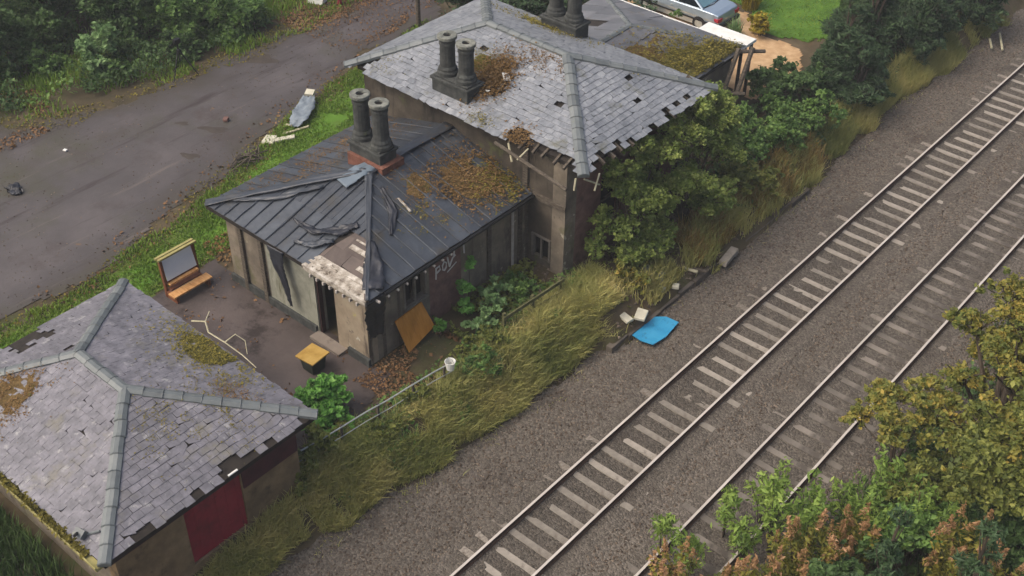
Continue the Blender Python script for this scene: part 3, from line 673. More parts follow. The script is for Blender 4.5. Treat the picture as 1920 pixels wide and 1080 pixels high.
b = MB(); wall_with_openings(b, 'x', -5.3, -4.9, 24.05, 29.4, 0.3, 4.84, [(25.4, 26.5, 1.5, 3.6), (27.6, 28.7, 1.5, 3.6)]); b.build('track_side_wall', M_brick_pink, house)
b = MB(); b.box(-5.36, -4.86, 23.58, 24.1, 0.3, 4.80); b.build('corner_pilaster', M_render, house)
b = MB(); b.box(-6.55, -6.36, 23.57, 23.65, 0.3, 4.80); b.build('pilaster', M_wood_dark, house)
b = MB(); b.box(-6.3, -4.86, 23.56, 23.66, 3.15, 3.33); b.build('string_course', M_wood_dark, house)
for (xa, xb, za, zb) in ((-6.12, -5.45, 0.95, 1.75),):
    b = MB(); b.box(xa-0.05, xa+0.03, 23.60, 23.72, za, zb); b.box(xb-0.03, xb+0.05, 23.60, 23.72, za, zb); b.box(xa-0.05, xb+0.05, 23.59, 23.74, zb, zb+0.06); b.box((xa+xb)/2-.03, (xa+xb)/2+.03, 23.62, 23.7, za, zb)
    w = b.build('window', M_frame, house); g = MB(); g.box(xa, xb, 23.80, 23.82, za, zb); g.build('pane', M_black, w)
for ya in (25.4, 27.6):
    b = MB(); b.box(-5.02,-4.94, ya, ya+0.06, 1.5, 3.6); b.box(-5.02,-4.94, ya+1.04, ya+1.1, 1.5, 3.6); b.box(-5.02,-4.94, ya+.06, ya+1.04, 2.5, 2.58); w = b.build('window', M_wood_dark, house)
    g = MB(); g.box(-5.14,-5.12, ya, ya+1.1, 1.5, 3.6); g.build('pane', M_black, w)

# ---- near wing with the black felt roof
wx0, wx1, wy0, wy1, wz, wr = -13.1, -6.13, 16.6, 23.64, 3.3, 4.3
wA, wB = (-9.6, 20.05, wr), (-9.6, wy1, wr)
wing = empty('felt_roofed_wing', (-9.4, 20, G), 'low wing with torn black felt roof and battens, beside the hut yard', 'building')
wp = [[(wx1,wy0,wz),(wx1,wy1,wz),wB,wA], [(wx0,wy0,wz),(wx1,wy0,wz),wA], [(wx0,wy1,wz),(wx0,wy0,wz),wA,wB]]
def w_skip(pi, u, v, w, rs):
    if pi == 1 and w.x > -8.75+(w.y-16.6)*0.35 and w.y < 18.15: return True
    return False
felt = slates(wp, 0.46, 1.62, w_skip, 0.010, 9, 0.3)
for pi, P in enumerate(wp):          # batten rolls running up the slope
    o, e, v, nn, loc = plane_frame(P); u0 = min(p[0] for p in loc); u1 = max(p[0] for p in loc)
    for k in range(1, int((u1-u0)/0.46)+1):
        uu = u0+k*0.46; vs_ = []
        for i in range(len(loc)):
            a, c = loc[i], loc[(i+1) % len(loc)]
            if (a[0]-uu)*(c[0]-uu) < 0: f_ = (uu-a[0])/(c[0]-a[0]); vs_.append(a[1]+(c[1]-a[1])*f_)
        if len(vs_) < 2 or max(vs_)-min(vs_) < 0.3: continue
        va, vb = min(vs_), max(vs_)
        if pi == 1 and (o+e*uu).x > -8.75: va = max(va, 1.62)
        if vb-va < 0.3: continue
        cuts = [va]+sorted(random.uniform(va, vb) for _ in range(2))+[vb]; off = 0.0
        for a, c in zip(cuts[:-1], cuts[1:]):
            off2 = off+random.uniform(-.035,.035)
            pa, pb = o+e*(uu+off)+v*a+nn*0.03, o+e*(uu+off2)+v*c+nn*0.03; off = off2
            felt.tube([pa, pb], 0.022, 5, random.choice((0.0,0.1,0.9)))
roof = felt.build('roof', M_felt, wing)
deck(wx0, wx1, wy0, wy1-0.01, wz, [wp[0],wp[1],wp[2]]).build('roof_boarding', M_deck, roof)
# hip strips and crumpled laps of felt
def ribbon(name, cl, half, mt, parent, seed=1, crump=0.05, thick=0.012, side=None, seg=10):
    """a sheet of felt following a centre line, wrinkled, with thickness"""
    rs = np.random.default_rng(seed); cl = np.array(cl, float); k = np.linspace(0, len(cl)-1, seg*(len(cl)-1)+1)
    P = np.stack([np.interp(k, np.arange(len(cl)), cl[:,i]) for i in range(3)], -1); H = np.interp(k, np.arange(len(half)), half)
    T = np.gradient(P, axis=0); T /= np.linalg.norm(T,axis=1)[:,None]
    crump *= 0.5; S = np.cross(T, [0,0,1.0]) if side is None else np.tile(np.array(side, float), (len(P),1)); S /= np.linalg.norm(S,axis=1)[:,None]
    NN = np.cross(S, T); m_ = 7; V = []; ww = rs.normal(size=(len(P), m_))*crump*0.5; kk = rs.normal(size=(len(P)//3+3, m_))*crump; ww = ww+np.stack([np.interp(np.arange(len(P))/3, np.arange(len(kk)), kk[:,j]) for j in range(m_)], -1)*1.6
    for i in range(len(P)):
        for j in range(m_): V.append(P[i]+S[i]*H[i]*(j/(m_-1)*2-1)*(1+0.05*rs.normal())+NN[i]*ww[i,j])
    idx = np.arange(len(P)*m_).reshape(-1, m_); q = np.stack([idx[:-1,:-1], idx[1:,:-1], idx[1:,1:], idx[:-1,1:]], -1).reshape(-1,4)
    o = np_mesh(name, V, q.ravel(), np.full(len(q),4), rs.random(len(V))*0.6, mt, parent, True)
    sm = o.modifiers.new('thickness', 'SOLIDIFY'); sm.thickness = thick; return o
def onw(pi, x, y, h=0.04):
    o, e, v, nn, loc = plane_frame(wp[pi]); return (x, y, o.z-((x-o.x)*nn.x+(y-o.y)*nn.y)/nn.z+h)
ribbon('hip_felt', [(wx0,wy0,wz+.05), (-11.4,18.3,3.86), (-9.75,19.95,4.35)], [.16,.14,.18], M_felt, roof, 1, 0.018)
ribbon('hip_felt', [(wx1,wy0,wz+.05), (-7.3,17.8,3.70), (-8.6,19.1,4.07), (-9.5,20.0,4.36)], [.05,.06,.09,.12], M_felt, roof, 2, 0.008)
ribbon('ridge_felt', [(-9.6,19.9,4.35), (-9.6,21.5,4.35), (-9.6,23.6,4.34)], [.22,.2,.2], M_felt, roof, 3, 0.018)
ribbon('apex_patch', [(-9.9,19.25,4.14), (-9.75,19.9,4.35), (-9.7,20.5,4.37)], [.28,.3,.2], mat('lead_patch', [s(92,104,114), s(108,120,130)], 2, rough=0.4), roof, 4, 0.01)
ribbon('crumpled_felt', [onw(1,-10.15,17.55), onw(1,-9.3,17.55,.07), onw(1,-8.6,17.9,.08), onw(1,-8.3,18.4,.06)], [.04,.14,.16,.1], M_tarp, roof, 5, 0.05)
ribbon('crumpled_felt', [onw(1,-9.5,17.0), onw(1,-8.9,17.2,.06), onw(1,-8.5,17.6,.05)], [.05,.15,.1], M_felt, roof, 6, 0.04)
ribbon('crumpled_felt', [onw(1,-12.4,17.15,.05), onw(1,-11.3,17.9,.06), onw(1,-10.3,18.9,.06)], [.1,.16,.06], M_felt, roof, 12, 0.03)
ribbon('crumpled_felt', [onw(0,-8.9,19.9,.04), onw(0,-8.0,19.5,.07), onw(0,-7.4,18.8,.05)], [.06,.14,.05], M_tarp, roof, 7, 0.05)
ribbon('crumpled_felt', [onw(0,-7.6,18.2,.04), onw(0,-6.9,17.6,.07), onw(0,-6.3,17.0,.05)], [.1,.28,.3], M_tarp, roof, 8, 0.035)
ribbon('crumpled_felt', [onw(0,-8.3,20.0,.04), onw(0,-7.7,19.9,.05)], [.03,.03], M_peel, roof, 9, 0.02)
ex = [[(-8.72,wy0,wz), (-6.2,wy0,wz), (-7.62,18.03,wz+1.43*(1/3.45)), (-8.1,18.03,wz+1.43*(1/3.45))]]
slates(ex, 1.5, 0.16, lambda pi,u,v,w,rs: rs.random() < 0.06 or (v > 0.5 and w.x < -7.7 and rs.random() < .8) or (0.30 < v < 0.9 and -8.2 < w.x < -7.2 and rs.random() < .8), 0.014, 4, 1.0).build('exposed_boards', M_peel, roof)
slates([[(-8.75,wy0,wz-.012), (-6.15,wy0,wz-.012), (-7.7,18.2,wz-.012+1.6/3.45), (-8.2,18.2,wz-.012+1.6/3.45)]], 0.7, 0.5, None, 0.006, 6).build('bare_decking', mat('wet_decking', [s(70,60,56), s(92,82,76), s(112,98,90)], 3, attr='t', rough=0.6), roof)
b = MB(); b.box(-8.7, -6.15, wy0-0.075, wy0-0.02, wz-0.14, wz+0.02); b.build('bargeboard', M_peel, roof)
b = MB(); b.tube([(wx1+0.07, 17.2, wz-0.06), (wx1+0.07, 23.55, wz-0.06)], 0.055, 8); b.build('gutter', M_blackm, roof)
for y in np.arange(16.9, 20.0, 0.36):
    b = MB(); b.box(wx1-0.02, wx1+0.16, y, y+0.05, wz-0.17, wz-0.11); b.build('rafter', M_chalk, roof)
for x in np.arange(-8.4, -6.3, 0.27):
    b = MB(); b.box(x, x+0.06, wy0-0.10, wy0+0.16, wz-0.27, wz-0.17); b.build('rafter', M_chalk, roof)
ribbon('hanging_felt', [(-9.9,16.55,3.25), (-9.75,16.48,2.75), (-9.5,16.5,2.0), (-9.42,16.52,1.4)], [.34,.24,.13,.06], M_tarp, roof, 10, 0.02, side=(1,0.05,0))
ribbon('hanging_felt', [(-6.1,16.95,3.25), (-6.2,16.9,2.6), (-6.28,17.0,1.75)], [.34,.36,.24], M_tarp, roof, 11, 0.04, side=(0.1,1,0))
chimney(wing, -10.05, 20.72, 4.3, 4.85, 6.33, hx=0.66, pitch=0.80, hy=0.34)
b = MB(); b.box(-10.7, -9.2, 20.26, 21.18, 4.0, 4.42); b.build('chimney_brick_base', M_brick_red, wing)
roof_moss('moss_patch', wp[0], -7.6, 22.5, 1.3, 1.7, 3600, 0.08, L_mossbr, roof, 0.14, 0.25, 4, 1.8)
roof_moss('moss_patch', wp[0], -7.0, 22.9, 1.0, 0.9, 1200, 0.08, L_moss, roof, 0.14, 0.3, 5)
roof_moss('moss_patch', wp[0], -8.3, 20.9, 1.0, 0.9, 900, 0.06, L_mossbr, roof, 0.06, 0.42, 6)
roof_moss('moss_patch', wp[0], -7.4, 20.3, 0.9, 1.2, 600, 0.06, L_moss, roof, 0.05, 0.55, 7, mats=False)
roof_moss('moss_patch', wp[2], -11.9, 20.6, 1.2, 4.6, 2600, 0.06, L_mossbr, roof, 0.06, 0.42, 8, mats=False)
tl, tr = -8.52, -7.68
b = MB(); wall_with_openings(b, 'y', 16.75, 17.1, -12.4, -10.62, 0.3, 3.15, []); b.build('wall', M_render, wing)
b = MB(); wall_with_openings(b, 'y', 16.75, 17.1, -10.62, -8.0, 0.3, 3.15, [(tl, -8.0, 0.3, 2.85)]); b.build('pale_wall', M_render_p, wing)
b = MB(); wall_with_openings(b, 'y', 16.75, 17.1, -8.0, -6.4, 0.3, 3.15, [(-8.0, tr, 0.3, 2.85)]); b.build('buff_wall', M_render_buff, wing)
b = MB(); wall_with_openings(b, 'x', -6.75, -6.4, 17.1, 19.25, 0.3, 3.15, [(18.25, 19.08, 1.95, 2.88)]); b.build('track_side_wall', M_render, wing)
b = MB(); b.box(-6.75, -6.4, 19.25, 20.6, 0.3, 3.15); b.build('brick_wall_patch', M_brick_pink, wing)
b = MB(); b.box(-6.75, -6.4, 20.6, 23.64, 0.3, 3.15); b.build('track_side_wall', M_render, wing)
b = MB(); b.box(-12.4, -12.05, 17.1, 23.64, 0.3, 3.15); b.build('lane_side_wall', M_render, wing)
b = MB(); b.box(-8.3, -8.24, 17.3, 18.3, 0.7, 2.8); b.box(tl, tl+0.07, 16.8, 16.95, 0.7, 2.85); b.box(tr-0.07, tr, 16.8, 16.95, 0.7, 2.85); dr = b.build('door', M_door_brown, wing)
b = MB(); b.box(tl+0.07, tr-0.07, 17.5, 17.56, 0.7, 2.85); b.build('dark_interior', M_door_brown, dr)
b = MB(); b.box(tl-0.05, tr+0.35, 16.40, 16.76, 0.62, 0.80); b.build('doorstep', M_slab_yard, wing)
for x in (-11.78, -10.85):
    b = MB(); b.box(x, x+0.16, 16.66, 16.76, 0.4, 3.14); b.build('pilaster', M_wood_dark, wing)
b = MB(); b.box(-12.45, tl-0.06, 16.67, 16.755, 0.4, 0.98); b.box(tr+0.46, -6.35, 16.66, 16.756, 0.4, 0.98); b.build('plinth', M_stone_dk, wing)
for y in (21.75, 23.2):
    b = MB(); b.box(-6.41, -6.33, y, y+0.15, 0.4, 3.14); b.build('pilaster', M_wood_dark, wing)
b = MB(); b.tube([(-6.31,22.85,3.1), (-6.31,22.87,0.7)], 0.045, 8); b.build('downpipe', M_chalk, wing)
b = MB(); b.box(-6.44, -6.37, 18.19, 18.26, 1.9, 2.94); b.box(-6.44, -6.37, 19.07, 19.14, 1.9, 2.94); b.box(-6.44, -6.36, 18.26, 19.07, 2.87, 2.94); b.box(-6.44, -6.32, 18.2, 19.13, 1.85, 1.93); b.box(-6.46, -6.385, 18.63, 18.70, 1.94, 2.87)
w = b.build('window', M_frame, wing)
for ya in (18.26, 18.70):
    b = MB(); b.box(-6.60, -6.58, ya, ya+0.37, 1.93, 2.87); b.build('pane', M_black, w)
b = MB(); b.box(-6.42, -6.38, 17.30, 17.42, 0.4, 3.12); b.box(-6.42, -6.385, 17.95, 18.05, 0.4, 3.12); b.build('timber_strip', M_wood_dark, wing)
b = MB()   # scrawled chalk-white letters on the brick
def stroke(pts, r=0.028):
    b.tube([(-6.385, y, z) for y, z in pts], r, 5)
stroke([(19.52,2.22),(19.54,2.62)]); stroke([(19.54,2.6),(19.68,2.62),(19.71,2.48),(19.55,2.42)])
stroke([(19.82,2.40),(19.80,2.55),(19.88,2.66),(19.97,2.58),(19.96,2.42),(19.88,2.34),(19.82,2.40)])
stroke([(20.02,2.74),(20.10,2.36)]); stroke([(20.10,2.36),(20.24,2.60),(20.36,2.64)])
stroke([(20.30,2.66),(20.32,2.86),(20.42,2.96)]); stroke([(20.50,2.92),(20.56,2.84)])
stroke([(20.55,2.98),(20.72,3.10)]); stroke([(20.70,3.10),(20.74,2.50)]); stroke([(20.0,2.2),(20.4,2.36)], 0.018)
b.build('graffiti', M_spray, wing)

# ---- far wing beyond the house
fy0, fy1, fz, fr = 29.82, 36.25, 3.2, 4.2
fA, fB = (-9.6, fy0, fr), (-9.6, 33.15, fr)
far = empty('boarded_roof_wing', (-9.4, 33, G), 'low grey roofed wing behind the station house with thick moss along its lower slope', 'building')
fp = [[(-6.5,fy0,fz),(-6.5,fy1,fz),fB,fA], [(-6.5,fy1,fz),(-13.1,fy1,fz),fB], [(-13.1,fy1,fz),(-13.1,fy0,fz),fA,fB]]
M_felt_g = mat('grey_roof_sheet', [s(78,80,84), s(102,104,108), s(128,128,130)], 1.5, attr='t', amix=0.5, rough=0.5, spec=0.4, bump=0.3, layers=((s(100,94,84), 1.2, 0.58, 0.12),))
roof = slates(fp, 0.62, 1.25, lambda pi,u,v,w,rs: rs.random() < 0.05, 0.035, 3, 1.5).build('roof', M_felt_g, far)
deck(-13.1, -6.5, fy0+.01, fy1, fz, fp).build('roof_boarding', M_deck, roof)
capping(fB, (-6.5,fy1,fz), half=0.1, seed=9).build('hip_capping', M_lead, roof); capping((-9.6,30.2,fr), fB, half=0.12, seed=8).build('ridge_capping', M_lead, roof); capping((-13.1,fy1,fz), fB, half=0.1, seed=7).build('hip_capping', M_lead, roof)
b = MB(); b.box(-13.1, -6.48, fy1+0.003, fy1+0.07, fz-0.12, fz+0.05); b.build('fascia', M_white, roof)
roof_moss('moss_patch', fp[0], -6.9, 33.3, 1.7, 4.6, 11000, 0.10, L_moss, roof, 0.30, 0.12, 4, 1.2)
roof_moss('moss_patch', fp[0], -7.9, 32.2, 1.7, 3.2, 1500, 0.07, L_mossbr, roof, 0.12, 0.4, 5, 2)
roof_moss('moss_patch', fp[0], -6.7, 35.6, 0.9, 1.4, 1400, 0.09, L_moss, roof, 0.2, 0.2, 6)
b = MB(); b.box(-12.7, -6.8, 35.6, 35.9, 0.3, 3.06); b.box(-7.1, -6.8, 29.85, 35.6, 0.3, 3.06); b.box(-12.7, -12.4, 29.85, 35.6, 0.3, 3.06); b.build('wall', M_render, far)
b = MB(); b.lathe((-8.6,34.4,3.55), [(0.12,0),(0.12,0.25),(0.02,0.32)], 8); b.build('roof_vent', M_blackm, roof)
# ---------------------------------------------------------------- things around the buildings
# notice board with shelves
nb = empty('notice_board', (-13.3, 15.45, G), 'timber frame with pale panel and two plank shelves beside the lane verge', 'notice board')
for y in (14.86, 16.04):
    b = MB(); b.obox((-13.32, y, 1.4), (0.12, 0.09, 1.42), (0, R(-4), 0)); bevel(b.build('post', M_wood_red, nb), 0.008)
b = MB(); b.add([(x,y,z) for y in (14.91,15.99) for x, z in ((-13.20,1.30),(-13.23,1.29),(-13.41,2.03),(-13.38,2.04))], [(0,1,2,3), (7,6,5,4), (0,4,5,1), (1,5,6,2), (2,6,7,3), (3,7,4,0)], .5); b.build('panel', M_mirror, nb)
b = MB(); b.box(-13.47, -13.38, 14.76, 16.14, 2.06, 2.12); b.box(-13.33, -13.24, 14.76, 16.14, 2.065, 2.125); b.build('cap_rail', M_wood_cap, nb)
b = MB(); b.box(-13.30, -13.12, 14.91, 15.99, 1.14, 1.20); bevel(b.build('shelf', M_wood, nb), 0.008)
b = MB(); b.box(-13.04, -12.72, 14.74, 16.16, 0.94, 1.0); bevel(b.build('seat', M_wood, nb), 0.008)
b = MB(); b.box(-13.26, -13.08, 14.9, 16.0, 0.98, 1.03); b.box(-13.30,-13.26, 14.9, 16.0, 1.2, 1.29); b.build('slat', M_wood_red, nb)
for y in (14.86, 16.04):
    b = MB(); b.box(-13.26, -12.74, y-0.045, y+0.045, 0.70, 0.94); b.build('foot', M_wood_red, nb)
# bin with a board on it
bn = empty('bin', (-7.3, 15.42, G), 'dark square bin standing in the yard by the leafy bush', 'bin')
b = MB(); vs = [(-7.52+sx*w, 15.62+sy*w, z) for w, z in ((0.22, 0.70), (0.27, 1.14)) for sx, sy in ((-1,-1),(1,-1),(1,1),(-1,1))]
b.add(vs, [(3,2,1,0), (4,5,6,7), (0,1,5,4), (1,2,6,5), (2,3,7,6), (3,0,4,7)]); bevel(b.build('body', M_bin, bn), 0.02)
b = MB(); b.box(-7.80, -7.24, 15.34, 15.90, 1.145, 1.185); bevel(b.build('rim', M_bin, bn), 0.012)
b = MB(); b.obox((-7.52, 15.62, 1.23), (0.70, 0.68, 0.045), (R(2), R(-3), R(3))); o = b.build('board', M_ochre); bevel(o, 0.006)
tag(o, 'square ochre board lying flat on top of the dark bin', 'board')
b = MB(); b.add([(-5.94,17.86,0.72), (-6.02,18.0,0.72), (-6.02,18.95,1.05), (-5.94,18.95,1.05), (-6.34,17.76,1.72), (-6.38,17.78,1.72), (-6.38,18.85,1.80), (-6.34,18.85,1.80)], [(0,1,2,3), (4,7,6,5), (0,3,7,4), (1,5,6,2), (0,4,5,1), (3,2,6,7)], .5)
tag(b.build('plywood_board', M_ply), 'orange plywood sheet leaning on the wing wall under its window', 'board')
# blue sheet and slabs by the ballast edge
b = MB(); q = [(-2.10,23.60), (-1.72,23.52), (-1.30,23.58), (-1.26,24.2), (-1.34,25.0), (-1.76,24.92), (-2.12,24.72)]
b.add([(x,y,-0.10+0.04*((i*7)%3)) for i,(x,y) in enumerate(q)]+[(x,y,-0.13+0.04*((i*7)%3)) for i,(x,y) in enumerate(q)], [tuple(range(7)), tuple(range(13,6,-1))]+[(i,7+i,7+(i+1)%7,(i+1)%7) for i in range(7)], .5)
tag(b.build('plastic_sheet', M_blue), 'bright blue plastic sheet lying on the ballast at the platform edge', 'sheet')
def slab(x, y, sx, sy, h, rz, mt, label, cat='slab', name='stone_slab', tilt=0.0, z=None, group=None):
    b = MB(); z0 = float(hgt(x, y)) if z is None else z
    b.obox((x, y, z0+h/2+0.03), (sx, sy, h), (tilt, tilt*0.6, rz), None, 0.05); o = b.build(name, mt); bevel(o, 0.012); return tag(o, label, cat, group)
slab(-2.2, 24.15, 0.34, 0.5, 0.10, R(20), M_pale_stone, 'cream stone block on the dirt, right of the narrower cream one', z=0.2)
slab(-2.55, 23.75, 0.62, 0.26, 0.10, R(-12), M_pale_stone, 'narrow cream stone block near the blue sheet', z=0.2)
slab(-2.92, 25.75, 0.72, 0.55, 0.07, R(25), M_grey_slab, 'grey green flat slab tilted in the weeds, largest of the loose slabs', tilt=R(14))
slab(-2.5, 25.55, 0.34, 0.3, 0.07, R(5), M_grey_slab, 'small dull grey stone lying just below the tilted slab')
slab(-2.25, 26.1, 0.22, 0.2, 0.10, R(30), M_pale_stone, 'tiny white stone on the dirt beyond the blue sheet')
slab(-1.95, 28.75, 0.3, 0.95, 0.14, R(8), M_concrete, 'broken concrete block lying along the ballast edge past the weeds', z=-.05)
for k, (x, y, w) in enumerate(((-2.45, 27.0, R(75)), (-2.3, 27.25, R(82)))):
    b = MB(); z0 = float(hgt(x, y)); b.obox((x, y, z0+0.06), (0.75, 0.10, 0.05), (0, 0, w-R(60)), .3+.4*k); tag(b.build('rotten_plank', M_wood_dark if k else M_log), ('pale' if not k else 'dark')+' old plank dropped in the weeds at the old platform edge', 'plank')
# remains of the platform edge
M_coping = mat('old_coping', [s(70,62,54), s(92,84,74), s(110,102,92)], 3, attr='t', rough=0.9, bump=0.3)
pe = empty('platform_edge', (-2.2, 28, 0), 'broken dark kerb of the old platform along the ballast', 'kerb')
y = 22.6
while y < 33:
    L = random.uniform(0.7, 1.3); zt = 0.0+random.uniform(-.10,.03); b = MB()
    b.obox((float(edge_x(y+L/2))-0.07+random.uniform(-.03,.03), y+L/2, zt-0.2), (0.22, L-0.03, 0.4), (R(random.uniform(-2,2)), R(random.uniform(-4,4)), R(random.uniform(-2,2)))); bevel(b.build('coping_stone', M_coping, pe), 0.015); y += L
# rail fences
fe = empty('rail_fence', (-4.45, 15.6, 0.6), 'thin galvanised three rail fence above the grass slope', 'fence')
fl = lambda y: -4.72+(y-13.5)*0.115
for z in (1.42, 1.08, 0.76):
    b = MB(); pts = [(fl(y), y, z+0.02*math.sin(y*3+z)) for y in np.linspace(12.6, 17.9, 8)]; b.tube(pts, 0.022 if z > 1.2 else 0.014, 6); b.build('fence_rail', M_galv, fe)
for y in (12.9, 14.1, 15.3, 16.5, 17.6):
    b = MB(); b.box(fl(y)-0.06, fl(y)-0.01, y-0.03, y+0.03, 0.2, 1.46); b.build('fence_post', M_wood_dark, fe)
bk = empty('bucket', (-4.16, 17.72, 1.40), 'white bucket hung on the end of the galvanised fence', 'bucket')
b = MB(); b.lathe((-4.16,17.72,1.28), [(0.11,0), (0.15,0.26), (0.16,0.28), (0.14,0.28), (0.10,0.03)], 14); b.build('pail', M_white, bk)
b = MB(); b.tube([(-4.31,17.72,1.55), (-4.22,17.72,1.66), (-4.10,17.72,1.66), (-4.01,17.72,1.55)], 0.01, 5); b.build('handle', M_galv, bk)
wf = empty('wooden_fence', (-4.4, 21.8, 0.6), 'mossy two rail timber fence below the house corner', 'fence')
M_mossw = mat('green_timber', [s(66,64,44), s(92,92,60), s(116,114,80)], 5, rough=0.9)
for z, h in ((1.26, 0.12), (0.86, 0.12)):
    b = MB(); b.add([(-4.47,20.3,z-.03), (-4.42,20.3,z-.03), (-4.42,20.3,z+h-.03), (-4.47,20.3,z+h-.03), (-4.30,22.9,z), (-4.25,22.9,z), (-4.25,22.9,z+h), (-4.30,22.9,z+h)], [(0,1,2,3), (7,6,5,4), (0,4,5,1), (1,5,6,2), (2,6,7,3), (3,7,4,0)], .5); b.build('fence_rail', M_mossw, wf)
for y in (20.4, 21.6, 22.8):
    b = MB(); x = -4.51+(y-20.3)*0.065; b.box(x-0.05, x+0.04, y-.05, y+.05, 0.2, 1.42); b.build('fence_post', M_mossw, wf)
b = MB(); b.tube([(-5.9,22.75,0.86), (-5.0,22.6,0.82), (-4.6,22.3,0.80)], 0.05, 6); tag(b.build('fallen_pole', M_wood_dark), 'fallen timber pole under the broken house window', 'pole')
# leaning timbers by the far corner of the house
ga = empty('timber_props', (-5.9, 34.4, G), 'two tall leaning timber props with a crossbar at the far house corner', 'props')
for dx, dy in ((-.1,-.2), (0.25,0.2)):
    b = MB(); b.tube([(-6.0+dx,33.7+dy,0.6), (-6.12+dx,34.8+dy,2.2), (-6.25+dx,35.7+dy,3.5)], 0.09, 6); b.build('prop', M_wood_dark, ga)
b = MB(); b.tube([(-6.35,34.35,2.15), (-5.55,34.95,2.15)], 0.075, 6); b.build('crossbar', M_wood_dark, ga)
b = MB(); b.tube([(-6.3,35.6,3.35), (-5.7,36.3,3.3)], 0.07, 6); b.build('crossbar', M_wood_dark, ga)
# white canopy behind the far wing
ca = empty('white_canopy', (-7.4, 37.2, G), 'flat white canopy roof just beyond the far wing eaves', 'canopy')
b = MB(); b.box(-8.75, -6.62, 36.34, 37.25, 3.0, 3.12); bevel(b.build('roof', M_white, ca), 0.01)
for x, y in ((-8.6,37.15), (-6.75,37.15), (-6.75,36.45)):
    b = MB(); b.box(x-.05, x+.05, y-.05, y+.05, 0.6, 3.02); b.build('post', M_wood_dark, ca)
# lane clutter
dm = empty('slate_debris', (-18.3, 24.6, G), 'grey torn sheet crumpled on the grass strip beside the lane', 'debris')
ribbon('sheet', [(-18.9,25.6,0.98), (-18.5,25.1,0.92), (-18.0,24.3,0.90), (-17.8,23.9,0.84)], [.22,.34,.34,.18], mat('grey_sheet', [s(88,98,106), s(122,132,140), s(140,148,152)], 3, rough=0.5), dm, 3, 0.05)
b = MB(); b.obox((-19.0,25.75,1.0), (0.34,0.3,0.10), (.2,0,.5)); b.build('white_lump', M_pale_stone, dm)
for k, (x, y, sx, rz) in enumerate(((-17.6,24.0,0.7,R(75)), (-17.75,23.5,0.35,R(70)), (-18.1,23.9,0.3,R(20)))):
    slab(x, y, sx, 0.1, 0.05, rz, M_log, ('longest pale batten beside the grey sheet', 'short pale batten lying below the grey sheet', 'stubby pale batten touching the grey sheet')[k], 'batten', 'batten')
slab(-17.85, 22.75, 0.42, 0.5, 0.08, R(30), M_pale_stone, 'cream square board on the grass edge of the lane', 'board', 'broken_board')
slab(-17.5, 23.15, 0.22, 0.75, 0.08, R(-28), M_pale_stone, 'long cream board piece next to the square cream board', 'board', 'broken_board')
tr = empty('twig_heap', (-17.4, 21.4, G), 'dark heap of charred sticks at the lane verge', 'twigs')
b = MB()
for k in range(26):
    a = random.uniform(0, 6.28); c = Vector((-17.4+random.gauss(0,.16), 21.4+random.gauss(0,.3), 0.78+random.random()*.14)); d = Vector((math.cos(a)*.3, abs(math.sin(a))*.35, random.uniform(-.05,.15))); b.tube([c-d, c+d], 0.022, 5)
b.build('sticks', M_wood_dark, tr)
def puddle(x, y, rx, ry, label, rz=0.5):
    b = MB(); n = 22; pts = []
    for i in range(n):
        a = 2*math.pi*i/n; k = 1+0.22*math.sin(3*a+x)+0.12*math.sin(5*a+y); px, py = rx*k*math.cos(a), ry*k*math.sin(a)
        pts.append((x+px*math.cos(rz)-py*math.sin(rz), y+px*math.sin(rz)+py*math.cos(rz), G+0.011))
    b.add(pts, [tuple(range(n))], .5); o = b.build('puddle', M_puddle); tag(o, kind='structure')
M_puddle = mat('damp_patch', [s(58,51,44), s(76,68,60)], 2, rough=0.55, spec=0.3)
for a in ((-22.9,26.6,.62,.42,''), (-20.0,21.9,.55,.2,''), (-19.2,20.2,.35,.18,''), (-21.2,21.4,.25,.12,'')): puddle(*a)
slab(-20.15, 22.6, 0.18, 0.22, 0.10, 0.6, M_brick_pink, 'half brick alone in the middle of the dirt lane', 'brick', 'brick')
slab(-22.75, 17.45, 0.14, 0.12, 0.05, 0.3, M_white, 'scrap of white litter on the open lane', 'litter', 'litter')
hp = empty('black_rags', (-21.9, 14.9, G), 'heap of black rags on the lane at the photo edge', 'rags')
ribbon('cloth', [(-22.2,14.8,0.74), (-21.95,14.9,0.80), (-21.7,14.85,0.78), (-21.5,14.95,0.74)], [.12,.24,.2,.1], M_tarp, hp, 8, 0.07)
# tripod on the verge
tp = empty('tripod', (-24.0, 23.6, G), 'black camera tripod with short legs spread, on the lane verge', 'tripod')
top_ = Vector((-24.15, 23.65, 1.75))
for a, rr in ((R(-70), .62), (R(50), .62), (R(170), .62)):
    b = MB(); b.tube([top_+Vector((math.cos(a)*.06, math.sin(a)*.06, 0)), Vector((top_.x+math.cos(a)*rr, top_.y+math.sin(a)*rr, 0.70))], 0.035, 6, None, 0.02); b.build('leg', M_blackm, tp)
b = MB(); b.tube([top_-Vector((0,0,.4)), top_+Vector((0,0,.35))], 0.035, 8); b.build('centre_column', M_blackm, tp)
b = MB(); b.obox(top_+Vector((0,0,.45)), (.18,.26,.2)); b.obox(top_+Vector((.03,0,.05)), (.14,.14,.12)); bevel(b.build('head', M_blackm, tp), 0.02)
b = MB(); b.tube([top_+Vector((0,0,.42)), top_+Vector((-.3,-.2,.2))], 0.015, 5); b.build('pan_handle', M_blackm, tp)
slab(-25.1, 31.6, 0.7, 0.5, 0.25, 0.4, M_white, 'white box lying among brown leaves beyond the lane', 'box', 'white_box')
rp = empty('red_post', (-24.2, 32.1, G), 'short dark red post among fallen leaves beyond the lane', 'post')
